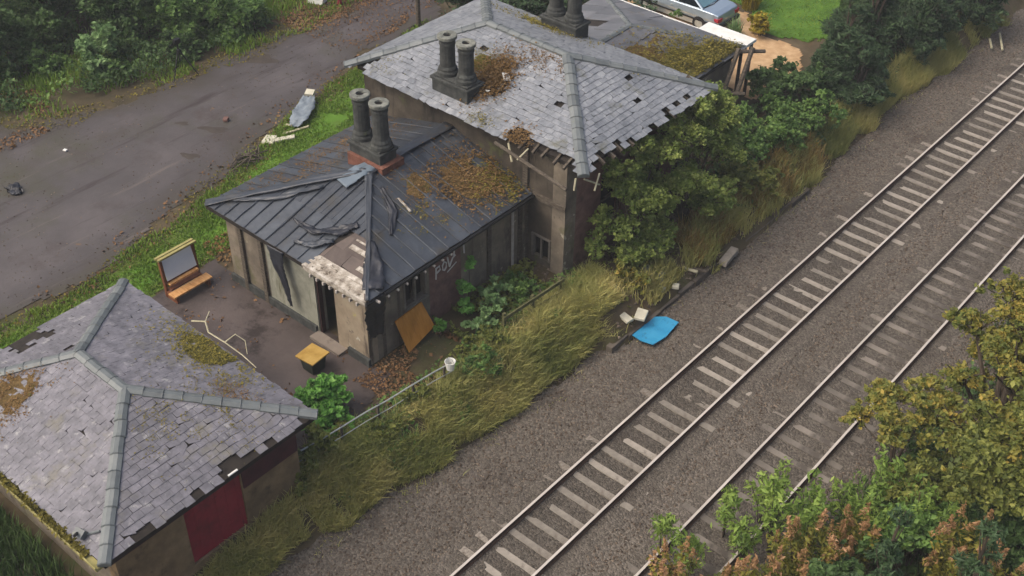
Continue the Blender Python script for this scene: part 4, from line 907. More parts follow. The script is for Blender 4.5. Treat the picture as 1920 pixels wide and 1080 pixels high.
b = MB(); b.lathe((-24.2,32.1,0.5), [(0.10,0),(0.10,0.95),(0.07,1.05),(0.02,1.08)], 12); b.build('shaft', M_door_red, rp); b = MB(); b.lathe((-24.2,32.1,1.2), [(0.105,0),(0.105,0.1)], 12); b.build('band', M_blackm, rp)
up_ = empty('utility_pole', (-20.3, 33.0, G), 'slim dark utility pole behind the top corner of the house', 'pole')
b = MB(); b.tube([(-20.3,33.0,0.4), (-20.3,33.0,6.5)], 0.11, 8, None, 0.08); b.build('shaft', M_wood_dark, up_); b = MB(); b.box(-20.9,-19.7,32.95,33.05,6.1,6.22); b.build('crossarm', M_wood_dark, up_)
# saloon car, rear towards the tracks
car = empty('parked_car', (-12.7, 41.5, G), 'silver blue saloon car parked beside the lawn, boot towards the railway', 'car')
cx0, cy0 = -14.75, 41.45            # front bumper x ; car runs along +x to its boot at -10.3
def loft(secs, mt, name, parent, cap=True):
    b = MB(); n = len(secs[0]); vs = [p for sct in secs for p in sct]
    fs = [(i*n+j, i*n+(j+1)%n, (i+1)*n+(j+1)%n, (i+1)*n+j) for i in range(len(secs)-1) for j in range(n)]
    fs += [tuple(range(n-1,-1,-1)), tuple(range((len(secs)-1)*n, len(secs)*n))]
    b.add(vs, fs, .5); return b.build(name, mt, parent, smooth=False)
def csec(x, hw, zb, zm, zt, tw): return [(cx0+x, cy0+a*hw_, G+z) for a, hw_, z in ((-1,hw*.94,zb), (-1,hw,zm), (-1,tw,zt), (1,tw,zt), (1,hw,zm), (1,hw*.94,zb))]
body = loft([csec(0.0,.70,.34,.48,.58,.62), csec(.12,.80,.24,.52,.70,.70), csec(.5,.85,.2,.6,.80,.76), csec(1.25,.87,.18,.62,.88,.80), csec(3.35,.87,.18,.64,.92,.81), csec(4.15,.85,.2,.62,.90,.78), csec(4.38,.81,.26,.56,.84,.73), csec(4.45,.72,.36,.48,.62,.64)], M_paint, 'body', car); bevel(body, 0.03)
def cab(x, z, w): return [(cx0+x, cy0-w, G+z), (cx0+x, cy0+w, G+z)]
gl = MB(); q = cab(1.15,.87,.76)+cab(1.85,1.36,.60)+cab(2.85,1.37,.60)+cab(3.62,.90,.74)
gl.add(q, [(0,2,3,1)], .5); gl.add(q, [(0,6,4,2)], .5); gl.add(q, [(1,3,5,7)], .5); gl.build('windows', M_glass, car)
rw_ = MB(); q2 = cab(2.90,1.36,.56)+cab(3.56,.935,.68); rw_.add(q2+[(x+.0,y,z-.02) for x,y,z in q2], [(0,2,3,1), (4,5,7,6), (0,4,6,2), (1,3,7,5)], .5); rwo = rw_.build('rear_window', M_rglass, car)
b = MB(); b.tube([q2[0], q2[2]], 0.025, 6); b.tube([q2[1], q2[3]], 0.025, 6); b.tube([q2[2], Vector(q2[2]).lerp(Vector(q2[3]),.5)+Vector((.10,0,-.015)), q2[3]], 0.02, 6); b.build('window_frame', M_blackm, rwo)
b = MB(); b.box(cx0+1.84, cx0+2.9, cy0-.62, cy0+.62, G+1.35, G+1.40); bevel(b.build('roof_panel', M_paint, car), 0.03)
b = MB()
for sgn in (-1, 1):
    b.tube([(cx0+1.15,cy0+sgn*.78,G+.88), (cx0+1.85,cy0+sgn*.61,G+1.37)], 0.035, 6); b.tube([(cx0+2.88,cy0+sgn*.61,G+1.37), (cx0+3.62,cy0+sgn*.76,G+.91)], 0.05, 6); b.tube([(cx0+2.35,cy0+sgn*.62,G+1.37), (cx0+2.4,cy0+sgn*.80,G+.9)], 0.03, 6)
b.build('pillars', M_paint, car)
for x in (0.85, 3.55):
    for sgn in (-1, 1):
        b = MB(); vs = []
        for yy in (0.62, 0.88):
            for j in range(18): a = 2*math.pi*j/18; vs.append((cx0+x+.31*math.cos(a), cy0+sgn*yy, G+.31+.31*math.sin(a)))
        b.add(vs, [tuple(range(18)), tuple(range(35,17,-1))]+[(j, (j+1)%18, 18+(j+1)%18, 18+j) for j in range(18)], .5); wh = b.build('wheel', M_tyre, car)
        b = MB(); b.add([(cx0+x+.19*math.cos(2*math.pi*j/14), cy0+sgn*.885, G+.31+.19*math.sin(2*math.pi*j/14)) for j in range(14)], [tuple(range(14))], .5); b.build('rim', M_galv, wh)
for sgn in (-1, 1):
    b = MB(); b.obox((cx0+4.42, cy0+sgn*.62, G+.64), (.08,.26,.16)); b.obox((cx0+4.34, cy0+sgn*.79, G+.66), (.2,.06,.14)); b.build('tail_light', M_red, car)
b = MB(); b.box(cx0+.02, cx0+4.50, cy0-.895, cy0-.87, G+.44, G+.50); b.box(cx0+4.40, cx0+4.53, cy0-.82, cy0+.82, G+.30, G+.46); b.build('bumper', M_blackm, car)
b = MB(); b.box(cx0+2.1, cx0+2.2, cy0-.90, cy0-.875, G+.72, G+.76); b.build('door_handle', M_galv, car)
pt = empty('plant_pot', (-10.1, 36.95, G), 'dark pot with a clipped evergreen standing behind the far wing', 'plant pot')
b = MB(); b.lathe((-10.1,36.95,G), [(0.16,0),(0.24,0.42),(0.26,0.44),(0.22,0.44),(0.2,0.38)], 12); b.build('pot', M_terracotta, pt)
C, T = crown_pts([(-10.1,36.95,2.6,.28), (-10.1,36.95,3.1,.25), (-10.1,36.95,2.0,.3), (-10.1,36.95,1.5,.3)], 900); leaves('foliage', C, 0.07, T, L_green, pt)

# ---------------------------------------------------------------- vegetation
def veg(*a, **k): return plant(*a, **k)
L_golden = leafmat('leaf_golden_green', [s(52,62,26), s(84,90,36), s(116,112,46), s(146,132,66)])
HS = 'shrubs growing against the station house'
veg('climbing_shrub', 'large olive leafed shrub smothering the track side wall of the house', 'shrub', (-3.9,26.0,.7), [(-4.3,25.2,2.2,.75), (-4.3,25.9,3.3,.85), (-3.9,26.6,2.4,1.0), (-4.2,27.2,3.9,.85), (-3.6,25.6,1.2,.8), (-3.4,26.8,1.3,.9), (-4.5,24.6,1.5,.55), (-4.5,26.4,3.2,.8), (-4.5,27.3,2.6,.9), (-4.3,25.3,4.1,.5), (-4.3,26.3,4.5,.55)], 36000, 0.068, L_yg, HS, stem_r=.05)
veg('leafy_tree', 'tallest green tree rising past the house eaves near the far corner', 'tree', (-3.9,29.0,.7), [(-4.1,28.6,4.1,.8), (-3.9,29.6,3.4,1.0), (-3.6,28.3,2.5,.95), (-3.7,30.5,2.6,.95), (-3.2,29.3,1.6,.9), (-4.3,29.5,4.6,.7), (-4.4,28.0,4.3,.6), (-4.3,30.6,4.2,.7), (-4.2,31.4,3.4,.7)], 34000, 0.068, L_yg, HS, stem_r=.07, stem_name='trunk', crown_name='crown')
veg('bramble', 'golden brown bramble at the foot of the wall near the grey slab', 'bramble', (-3.3,25.0,.7), [(-3.4,24.8,.9,.5), (-2.9,24.9,.7,.4), (-3.6,25.5,.9,.5)], 1800, 0.09, L_autumn, HS, stem_r=.015)
veg('weedy_shrub', 'straggly pale green weed bush between the wooden fence and wing wall', 'shrub', (-5.2,20.8,.7), [(-5.2,20.6,1.2,.5), (-5.0,20.0,1.0,.4), (-5.6,21.4,1.1,.45), (-4.8,20.3,.8,.35)], 2000, 0.10, L_pale, HS, stem_r=.02)
veg('tall_weed', 'single tall bright weed growing up against the graffiti', 'weed', (-6.0,20.6,.7), [(-6.05,20.6,2.35,.20), (-6.05,20.4,1.6,.3), (-5.9,20.2,1.1,.35)], 700, 0.10, L_bright, HS, stem_r=.015)
veg('nettle_bush', 'dark green nettles in the corner below the downpipe', 'shrub', (-5.3,22.2,.7), [(-5.4,22.0,.95,.45), (-4.9,21.6,.9,.4), (-5.9,22.4,.9,.35), (-5.1,22.5,.8,.35)], 1500, 0.10, L_green, HS, stem_r=.015)
veg('seedling', 'small leafy seedling beside the orange plywood sheet', 'plant', (-5.75,18.95,.7), [(-5.8,19.0,1.05,.2), (-5.75,18.95,1.3,.15)], 260, 0.09, L_bright, HS, stem_r=.01)
veg('broadleaf_bush', 'dense bright green bush by the bin at the hut corner', 'bush', (-5.9,14.55,.7), [(-6.2,14.75,1.25,.6), (-5.8,14.7,1.4,.6), (-5.9,14.2,1.05,.65), (-5.4,14.4,1.0,.55), (-6.4,14.4,1.0,.5), (-5.9,14.5,1.2,.6)], 6500, 0.12, L_bright, None, stem_r=.03, elong=1.2)
veg('ivy_bush', 'olive tangled bush at the hut end below the broad green bush', 'bush', (-4.9,13.4,.7), [(-4.9,13.6,1.1,.5), (-4.7,12.9,1.2,.45), (-4.6,12.3,.9,.4), (-5.0,14.3,.9,.4)], 2200, 0.09, L_olive, None, stem_r=.02)
for k, (x, y, z, r, lb) in enumerate(((-4.4,14.9,.8,.4,'low olive weed clump under the galvanised fence near its hut end'), (-4.3,16.6,.9,.45,'olive weed clump below the middle of the galvanised fence'), (-4.0,18.7,.9,.55,'dark weed clump just past the white bucket'), (-4.4,19.6,.9,.5,'weed clump where the wooden fence begins'))):
    veg('weed_clump', lb, 'weeds', (x,y,.65), [(x,y,z,r), (x+.3,y+.35,z-.1,r*.75), (x-.25,y-.35,z-.1,r*.7)], 1300, 0.08, L_olive if k != 2 else L_green, 'weed clumps along the fences', stem_r=.012)
VS = 'shrubs between the house and the railway'
for (x, y, lobes, n, mt_, lb, sz) in (
    (-4.3,33.0, [(-4.4,33.0,1.4,.9), (-3.7,32.2,1.0,.8), (-4.0,34.2,1.2,.9), (-5.0,33.8,1.7,.7)], 5200, L_green, 'mid green rounded shrub below the timber props', .12),
    (-3.8,36.0, [(-3.9,35.4,1.2,.9), (-3.6,36.6,1.4,.9), (-4.6,36.4,1.3,.9), (-3.3,34.9,.9,.6)], 5000, L_green, 'brighter green shrub with pale shoots beside the ballast', .12),
    (-5.7,37.2, [(-5.7,36.7,1.5,.8), (-5.2,37.9,1.7,.95), (-6.1,37.8,1.3,.7), (-4.6,38.4,1.5,.8)], 5400, L_dark, 'dark evergreen shrub bordering the sandy path', .12),
    (-3.2,31.2, [(-3.3,31.0,1.0,.7), (-2.9,32.2,.9,.7), (-3.6,32.0,1.2,.7)], 3200, L_olive, 'olive shrub low beside the ballast under the leafy tree', .11)):
    veg('shrub', lb, 'shrub', (x,y,.65), lobes, n*2, sz*.75, mt_, VS, stem_r=.03)
def conifer(x, y, h, r, n, label, mt_=None, group='dark evergreens along the railway', z0=None, sz=.075, name='evergreen_tree'):
    z0 = float(hgt(x, y)) if z0 is None else z0; lob = []
    for k in range(7):
        f_ = k/6; rr = r*(1-f_*0.80)
        for j in range(max(1, 5-k//1 if k < 4 else 2 if k < 6 else 1)):
            a = random.uniform(0, 6.28); d = rr*0.62 if k < 6 else 0
            lob.append((x+d*math.cos(a), y+d*math.sin(a), z0+0.5+f_*(h-0.6)+random.uniform(-.15,.15), max(.25, rr*.55)))
    return veg(name, label, 'tree', (x,y,z0), lob, int(n*4), sz*1.1, mt_ or L_conifer, group, elong=4.5, stem_r=.07, stem_name='trunk', crown_name='crown')
conifer(-4.6,40.3,3.6,1.7,9000,'dark evergreen nearest the sandy path, broad and low')
conifer(-3.6,40.0,2.4,1.2,6000,'squat dark evergreen leaning over the grassy ballast edge')
conifer(-4.9,43.6,4.2,1.7,9000,'dark evergreen standing between the lawn and the tracks')
conifer(-3.5,45.6,3.0,1.3,6000,'slender dark evergreen behind the grass strip by the tracks')
conifer(-4.8,47.6,4.5,1.8,8000,'dark evergreen at the top edge beyond the lawn')
conifer(-3.2,50.5,3.6,1.6,6000,'farthest dark evergreen beside the tracks')
conifer(-6.6,46.0,3.2,1.4,5000,'rounded dark evergreen on the lawn border', L_dark)
veg('ornamental_shrub', 'round golden shrub at the corner of the lawn', 'shrub', (-9.0,41.9,.7), [(-9.0,41.9,1.15,.5), (-9.0,41.9,1.4,.4)], 2200, 0.09, L_yellow, None, stem_r=.03, spread=.4)
C, T = crown_pts([(-10.6,43.9,1.2,.35)], 10)
n = 500; a = rng.random(n)*6.28; r_ = rng.random(n)*.35
og = blades('ornamental_grass', -10.7+r_*np.cos(a), 43.9+r_*np.sin(a), np.full(n,1.1), .05, rng.random(n), L_yellow, None, .6, (-10.7,43.9,G)); tag(og, 'spiky golden grass clump on the lawn by the car', 'grass')
n = 260; a = rng.random(n)*6.28; r_ = rng.random(n)*.25
sv = blades('lavender_clump', -9.75+r_*np.cos(a), 41.2+r_*np.sin(a), np.full(n,.6), .05, rng.random(n), L_pale, None, .6, (-9.75,41.2,G)); tag(sv, 'silvery plant clump between the car boot and golden shrub', 'plant')
MD = 'trees behind the station house'
veg('dark_tree', 'dark green tree beside the utility pole behind the house roof', 'tree', (-17.6,33.6,.7), [(-17.8,33.4,2.6,1.3), (-16.8,32.8,2.0,1.2), (-18.4,34.6,3.0,1.3), (-17.0,34.8,2.8,1.4)], 16000, .1, L_conifer, MD, stem_r=.09, stem_name='trunk', crown_name='crown')
veg('dark_tree', 'dark tree between the house roof and the rear chimney pair', 'tree', (-15.2,35.2,.7), [(-15.6,34.6,2.4,1.3), (-14.6,35.6,2.2,1.2), (-16.2,36.2,2.6,1.3), (-14.2,33.2,1.6,.8)], 15000, .1, L_conifer, MD, stem_r=.09, stem_name='trunk', crown_name='crown')
# wood on the far side of the lane
WD = 'trees and shrubs of the wood across the lane'
veg('pale_shrub', 'pale grey green willow like shrub bulging over the lane verge', 'shrub', (-26.9,21.6,.7), [(-27.0,21.6,1.7,.85), (-26.5,21.2,1.2,.7), (-27.3,22.2,1.6,.75), (-26.7,22.0,2.1,.6)], 4500, .13, L_pale, WD, stem_r=.04)
for (x, y, z, r, n, mt_, lb) in (
    (-30.0,19.2,2.0,1.5,6000,L_dark,'dark wood tree at the left photo edge by the path corner'), (-31.0,22.3,2.6,1.7,7000,L_dark,'very dark tree in the upper left corner'),
    (-28.8,24.4,2.0,1.5,6500,L_dark,'dark green tree directly behind the pale shrub'), (-27.0,25.8,1.6,1.3,5500,L_green,'green shrub behind the tripod'),
    (-25.9,27.6,1.5,1.2,5000,L_green,'green bush where the wood nears the lane bend'), (-29.3,27.0,2.6,1.6,6000,L_green,'dark tree at the top photo edge above the tripod'),
    (-29.8,29.4,2.2,1.4,5500,L_dark,'dark tree at the wood end near the brown leaves'), (-33.5,20.0,3.0,1.8,5000,L_conifer,'deep green tree farthest left in the wood'),
    (-25.6,24.9,1.0,.75,2600,L_dark,'low dark bush right behind the tripod'), (-28.4,20.4,1.0,.7,2200,L_green,'small green bush left of the pale shrub')):
    veg('wood_tree' if r > 1.25 else 'bush', lb, 'tree' if r > 1.25 else 'bush', (x,y,.7), [(x,y,z,r), (x+r*.6,y-r*.4,z*.62,r*.7), (x-r*.5,y+r*.5,z*.8,r*.75), (x+r*.2,y+r*.7,z*.7,r*.7), (x-.3,y-.4,z*1.25,r*.6)], n*3, .095, mt_, WD, stem_r=.07, stem_name='trunk' if r > 1.25 else 'stem', crown_name='crown')
# right bank, nearest the camera
RB = 'bushes on the near railway bank'
veg('autumn_tree', 'big olive and gold tree overhanging the far track at the right edge', 'tree', (8.6,24.2,1.0), [(7.3,24.6,3.2,.75), (7.9,25.2,4.2,.95), (8.6,24.2,4.6,1.0), (9.0,25.8,5.0,1.1), (9.3,22.8,3.8,1.1), (8.0,23.2,3.0,.9), (8.7,27.2,4.6,1.0), (9.8,24.6,4.4,1.2), (8.0,26.6,4.0,.8), (7.6,26.0,5.2,.95), (8.3,27.6,5.5,1.2), (7.1,25.1,4.4,.7), (8.9,26.8,5.8,1.2), (8.2,24.9,5.2,.9), (8.9,21.9,3.0,.8)], 40000, .075, L_autumn, RB, stem_r=.12, stem_name='trunk', crown_name='crown', spread=.24)
veg('olive_tree', 'green core tree tucked behind the big gold tree', 'tree', (9.6,22.4,1.3), [(8.9,22.9,3.4,1.0), (9.9,23.4,4.4,1.2), (9.6,21.6,3.2,1.1), (9.9,25.2,5.0,1.1)], 22000, .085, L_olive, RB, stem_r=.1, stem_name='trunk', crown_name='crown')
veg('gold_shrub', 'golden leafed shrub reaching over the outer rail', 'shrub', (6.6,23.4,.2), [(5.9,23.6,2.0,.65), (6.5,23.0,2.2,.75), (5.5,24.3,1.8,.5), (6.9,23.8,2.6,.7), (5.3,23.4,1.4,.4)], 9000, .08, L_autumn, RB, stem_r=.04)
def stemmy(name, label, cat, x, y, h, nst, spread_, per, mt, size, group, plume=None, plume_n=0, fol0=0.35, up=0.2):
    """many thin stems from one root, leaves along their upper part, optional dry plume at each tip"""
    z0 = float(hgt(x, y))-0.05; root = empty(name, (x,y,z0), label, cat, group); b = MB(); C = []; T = []; PC = []; PT = []
    for _ in range(nst):
        a = random.uniform(0, 6.28); r = spread_*math.sqrt(random.random()); hh = h*random.uniform(.62, 1.05)
        tip = Vector((x+r*math.cos(a), y+r*math.sin(a), z0+hh)); mid = Vector((x+.35*r*math.cos(a), y+.35*r*math.sin(a), z0+hh*.5))
        b.tube([(x+.1*r*math.cos(a), y+.1*r*math.sin(a), z0), mid, tip], .016, 4, None, .006); tb = random.random()*.5
        k = per; f = fol0+(1-fol0)*np.sqrt(rng.random(k)); P = np.array(mid)*0+np.where((f < .5)[:,None], np.array((x,y,z0))+(np.array(mid)-np.array((x,y,z0)))*(f*2)[:,None], np.array(mid)+(np.array(tip)-np.array(mid))*((f-.5)*2)[:,None])
        w = .16*(1.15-f)[:,None]+.05; an = rng.random(k)*6.28; rad = rng.random(k)**.6
        P = P+np.stack([np.cos(an)*rad, np.sin(an)*rad, -.35*rad+.1*rng.normal(size=k)], -1)*w*2.0
        C.append(P); T.append(tb+rng.random(k)*.5)
        if plume and random.random() < .85:
            m_ = plume_n; g = rng.random(m_); ax = Vector((random.gauss(0,.25), random.gauss(0,.25), 1)).normalized(); an = rng.random(m_)*6.28; rr = .13*(1-g*.85)*rng.random(m_)**.5
            PC.append(np.array(tip)+np.outer(g*.42-.1, np.array(ax))+np.stack([np.cos(an)*rr, np.sin(an)*rr, rng.normal(size=m_)*.02], -1)); PT.append(random.random()*.45+rng.random(m_)*.55)
    b.build('stem', M_bark, root); leaves('foliage', np.concatenate(C), size, np.concatenate(T), mt, root, 2.8, up)
    if PC: leaves('flower_heads', np.concatenate(PC), .05, np.concatenate(PT), plume, root, 2.6, .2)
    return root
SG = 'green saplings on the near bank'
for x, y, h, ns, sp, lb in ((3.35,17.4,1.7,4,.3,'small green sapling standing alone left of the others'), (4.25,18.9,2.1,6,.45,'thin green sapling in front of the inner rail'), (4.75,19.9,2.3,8,.5,'tallest green sapling between the rails and bushes'),
    (5.1,18.4,2.0,7,.5,'slim sapling just left of the bronze bushes'), (5.9,20.3,2.3,8,.5,'bushy green sapling over the outer rail'), (6.7,20.9,2.5,13,.7,'dense green sapling next to the gold shrub'), (7.7,20.6,2.5,11,.7,'green sapling behind the dark conifer tip'), (4.3,17.1,1.9,5,.4,'green sapling behind the first bronze bush'), (5.4,19.2,2.5,9,.5,'upright green sapling in the gap between bushy and slim saplings'), (6.2,19.4,2.7,9,.5,'green sapling standing over the middle bronze bush'), (7.0,21.7,2.8,11,.6,'feathery green sapling below the gold shrub branches'), (8.3,20.9,3.0,11,.7,'rightmost green sapling near the olive tree')):
    stemmy('sapling', lb, 'sapling', x, y, h, ns, sp, 75, L_sap, .085, SG)
BG = 'bronze dry bushes on the near bank'
for x, y, h, ns, sp, lb in ((4.9,15.6,2.5,30,.8,'bronze feathery bush at the lower edge, leftmost of the bronze ones'), (6.1,16.7,2.4,22,.7,'bronze bush between the first bronze bush and the conifer tip'), (6.6,18.3,2.6,34,.85,'bronze and yellow bush topped by dry flower heads'), (7.3,19.7,2.3,20,.5,'small bronze bush among the saplings'), (9.7,19.9,2.4,30,.8,'bronze bush in the bottom right corner'), (10.4,19.0,2.6,22,.7,'rust coloured bush at the extreme right bottom')):
    stemmy('bronze_bush', lb, 'bush', x, y, h, ns, sp, 80, L_golden, .08, BG, L_fern, 80)
for k, (x, y, h, n, lb) in enumerate(((8.7,17.5,5.0,3800,'dark green conifer tip nearest the camera'), (8.95,16.3,4.6,3000,'dark conifer tip at the very bottom edge'), (10.3,17.6,4.8,3000,'dark conifer in the bottom right'))):
    conifer(x, y, h, 1.15, n, lb, L_conifer, 'dark conifers at the camera side', sz=.07, name='conifer')
for k, (x, y, z, r, n, mt_, lb) in enumerate(((9.0,24.5,1.6,1.2,4200,L_olive,'dark olive undergrowth bush beneath the big gold tree'), (9.6,21.6,1.9,1.1,4000,L_dark,'dark green bush between bronze bush and gold tree'), (7.9,22.2,1.4,.9,3000,L_olive,'olive bush under the gold shrub'), (8.1,20.6,1.6,.9,3000,L_green,'green bush behind the saplings'), (5.6,16.2,.9,.7,1800,L_olive,'low olive bush under the bronze bushes'), (7.4,17.9,1.6,.9,2600,L_dark,'dark bush under the conifer tip'), (8.6,28.6,2.2,1.4,4200,L_autumn,'gold bush at the right edge above the tree'))):
    veg('bank_bush', lb, 'bush', (x,y,float(hgt(x,y))), [(x,y,z,r), (x+r*.6,y+r*.3,z-.3,r*.75), (x-r*.5,y-r*.4,z-.35,r*.7), (x,y+r*.8,z-.2,r*.7)], n*2, .09, mt_, RB, stem_r=.035)
# dead wood
lg = empty('dead_branch', (-1.6, 50.0, -.1), 'pale broken logs lying by the ballast in the top right', 'logs')
b = MB(); b.tube([(-1.9,50.4,.0), (-1.5,49.6,.05), (-1.2,49.1,-.05)], .05, 7); b.build('log', M_log, lg); b = MB(); b.tube([(-2.0,49.6,.0), (-1.6,48.9,-.02)], .05, 7); b.build('log', M_log, lg)
vn = empty('dead_vine', (-7.6, 13.05, 2.9), 'bleached dead vine trailing along the hut eaves above the yard', 'vine')
b = MB(); b.tube([(-9.4,13.2,2.95), (-8.9,13.3,3.15), (-8.55,13.12,3.08), (-7.9,13.14,3.10), (-7.2,13.15,3.06), (-6.6,13.1,3.02)], .028, 5, None, .012); b.tube([(-7.9,13.14,3.1), (-7.75,13.4,3.3), (-7.5,13.5,3.15), (-7.2,13.3,3.0)], .02, 5, None, .01); b.tube([(-8.9,13.3,3.15), (-9.1,13.6,3.2)], .016, 5); b.build('stem', M_log, vn)

# ---------------------------------------------------------------- grass, litter, rubble (uncountable)
def scatter(n, x0, x1, y0, y1, fn):
    X = rng.uniform(x0, x1, n); Y = rng.uniform(y0, y1, n); k = fn(X, Y); return X[k], Y[k]
def clumped(X, Y, sc, sd_, thr): return vnoise(X, Y, sc, sd_) > thr*(0.6+0.8*rng.random(len(X)))
X, Y = scatter(210000, -6.2, -1.6, 7.5, 24.5, lambda X, Y: (X < edge_x(Y)-0.12+0.5*(vnoise(X,Y,1.3,4)-.5)) & (X > np.where(Y < 12.7, -4.4, np.where(Y < 14.8, -5.0, np.where(Y < 19, -4.35, -4.5)))) & clumped(X, Y, 2.2, 5, .18) & ~((Y > 22.9) & (X > -2.9)))
blades('long_grass', X, Y, 0.26+0.24*vnoise(X,Y,1.2,2), .026, 0.0+0.6*vnoise(X,Y,0.9,3)+.35*rng.random(len(X)), L_grass, lean=.85)
X, Y = scatter(80000, -4.2, -1.6, 24.5, 52, lambda X, Y: (X < edge_x(Y)-0.05+0.6*(vnoise(X,Y,1.3,4)-.5)) & (X > np.where(Y < 38, -3.3, -3.6)) & clumped(X, Y, 1.8, 6, np.where((Y > 38) & (Y < 48), .12, .42)))
blades('long_grass', X, Y, 0.3+0.28*vnoise(X,Y,1.1,2), .03, 0.1+0.5*vnoise(X,Y,0.9,3)+.3*rng.random(len(X)), L_grass, lean=.5)
X, Y = scatter(22000, -4.6, -0.9, 7.5, 50, lambda X, Y: (X > edge_x(Y)-.25) & (X < edge_x(Y)+.75*rng.random(len(X))**1.5) & (vnoise(X,Y,1.7,31) > .62))
blades('stray_grass', X, Y, np.full(len(X), .2), .024, .2+.7*rng.random(len(X)), L_grass, lean=.9)
X, Y = scatter(9000, -3.6, -1.9, 27.5, 36, lambda X, Y: (X < edge_x(Y)-0.2) & clumped(X, Y, 1.4, 12, .46))
blades('straw_grass', X, Y, np.full(len(X), .55), .04, rng.random(len(X)), L_straw, lean=.5)
X, Y = scatter(62000, -19.5, -13.4, 8, 29, lambda X, Y: (sdist(X,Y,lane_poly) < -0.10+0.5*(vnoise(X,Y,1.1,3)-.5)) & (X < np.where(Y < 13.3, -12.4, np.where(Y < 17, -13.7, -13.9))) & clumped(X, Y, 1.0, 7, .16))
blades('verge_grass', X, Y, 0.08+.10*vnoise(X,Y,1,2), .05, .15+.6*vnoise(X,Y,.7,4)+.2*rng.random(len(X)), L_lawn, lean=.6)
X, Y = scatter(16000, -20.5, -13.4, 27, 34, lambda X, Y: (sdist(X,Y,lane_poly) < -0.15) & (X < -13.4) & clumped(X, Y, 1.0, 7, .36))
blades('verge_grass', X, Y, np.full(len(X), .12), .05, .15+.6*vnoise(X,Y,.7,4)+.2*rng.random(len(X)), L_lawn, lean=.6)
X, Y = scatter(40000, -36, -23, 15, 33, lambda X, Y: (sdist(X,Y,lane_poly) < 0.15+0.9*(vnoise(X,Y,.8,5)-.5)) & clumped(X, Y, .6, 9, .45))
blades('verge_grass', X, Y, 0.12+.22*vnoise(X,Y,.6,2), .06, .1+.7*vnoise(X,Y,.5,4)+.2*rng.random(len(X)), L_lawn, lean=.5)
X, Y = scatter(26000, -18, -4.8, 42.3, 56, lambda X, Y: sdist(X, Y, [(-16,43.6), (-10.6,43.8), (-9.6,42.0), (-7.2,42.6), (-5.4,44.5), (-4.6,48), (-5,56), (-18,56)]) > .1)
blades('lawn_grass', X, Y, np.full(len(X), .09), .07, .25+.5*vnoise(X,Y,.8,4)+.25*rng.random(len(X)), L_lawn, lean=.6)
X, Y = scatter(26000, -13.5, -4.6, 2.5, 7.3, lambda X, Y: clumped(X, Y, 1.3, 8, .25) & ((Y < 6.9) | (X > -4.4)))
blades('dark_grass', X, Y, .25+.3*vnoise(X,Y,.9,2), .045, vnoise(X,Y,.8,3)*.7+.3*rng.random(len(X)), L_dkgrass, lean=.5)
X, Y = scatter(30000, 4.9, 14, 10, 32, lambda X, Y: (X > 6.0) & clumped(X, Y, 1.0, 8, .4))
blades('bank_grass', X, Y, .3+.3*vnoise(X,Y,.9,2), .05, vnoise(X,Y,.8,3)*.7+.3*rng.random(len(X)), L_dkgrass, lean=.5)
# undergrowth beneath the wood and behind the fences
def ground_cover(name, n, x0, x1, y0, y1, fn, h, size, mt_, elong=1.6):
    X, Y = scatter(n, x0, x1, y0, y1, fn); Z = hgt(X, Y)+.02+h*vnoise(X,Y,1.3,6)*rng.random(len(X))**.6
    o = leaves(name, np.stack([X,Y,Z],-1), size, vnoise(X,Y,1.6,7)*.6+rng.random(len(X))*.4, mt_, None, elong, .8, (0,0,0), 'stuff'); return o
ground_cover('undergrowth', 60000, -40, -24.6, 15.5, 36, lambda X,Y: (sdist(X,Y,lane_poly) < -.7) & (vnoise(X,Y,.5,3) > .33) & ((Y < 29) | (X < -28.5)), 1.0, .1, L_dark)
ground_cover('undergrowth', 20000, -40, -25.2, 18, 34, lambda X,Y: (sdist(X,Y,lane_poly) < -1.2) & (vnoise(X,Y,.6,8) > .5), 1.3, .1, L_green)
ground_cover('undergrowth', 9000, -7, -2.6, 30, 52, lambda X,Y: (X < edge_x(Y)-.6) & (X > np.where(Y < 37, -6, -7)) & (vnoise(X,Y,.7,3) > .3) & ~((X < -5.6) & (Y < 43) & (Y > 37)), .6, .13, L_dark)
ground_cover('undergrowth', 3800, -6.3, -4.3, 17.5, 23.5, lambda X,Y: (vnoise(X,Y,1.1,3) > .45) & ((Y > 19.2) | (X > -4.9)), .4, .09, L_olive)
ground_cover('undergrowth', 9000, 6.2, 14, 10, 34, lambda X,Y: (vnoise(X,Y,.8,3) > .35), .8, .13, L_dark)
ground_cover('undergrowth', 6000, -20, -13.2, 31, 42, lambda X,Y: (sdist(X,Y,lane_poly) < -.5) & (vnoise(X,Y,.5,2) > .3) & ~((X > -13.3) & (Y < 37)), .8, .15, L_conifer)
ground_cover('weeds', 9000, -5.0, -2.4, 12, 24, lambda X,Y: (X < edge_x(Y)-.4) & (vnoise(X,Y,.9,13)+.25*np.clip((-X-3.2),-.5,1) > .62), .45, .075, L_green)
ground_cover('weeds', 5000, -4.6, -2.2, 24, 46, lambda X,Y: (X < edge_x(Y)-.3) & (vnoise(X,Y,.8,14) > .55), .5, .08, L_olive)
ground_cover('fallen_leaves', 3400, -6.3, -4.3, 14.8, 19.3, lambda X,Y: vnoise(X,Y,1.0,4) > .40, .05, .06, L_litter, 1.3)
ground_cover('fallen_leaves', 1500, -14, -4.6, 12.8, 19.5, lambda X,Y: (vnoise(X,Y,1.6,5) > .62), .04, .07, L_litter, 1.3)
ground_cover('fallen_leaves', 22000, -30, -20.6, 29.2, 36, lambda X,Y: (vnoise(X,Y,.5,4)+.15*vnoise(X,Y,3,2) > .42) & (sdist(X,Y,lane_poly) < .5+.8*rng.random(len(X))**4*3), .06, .06, L_litter, 1.3)
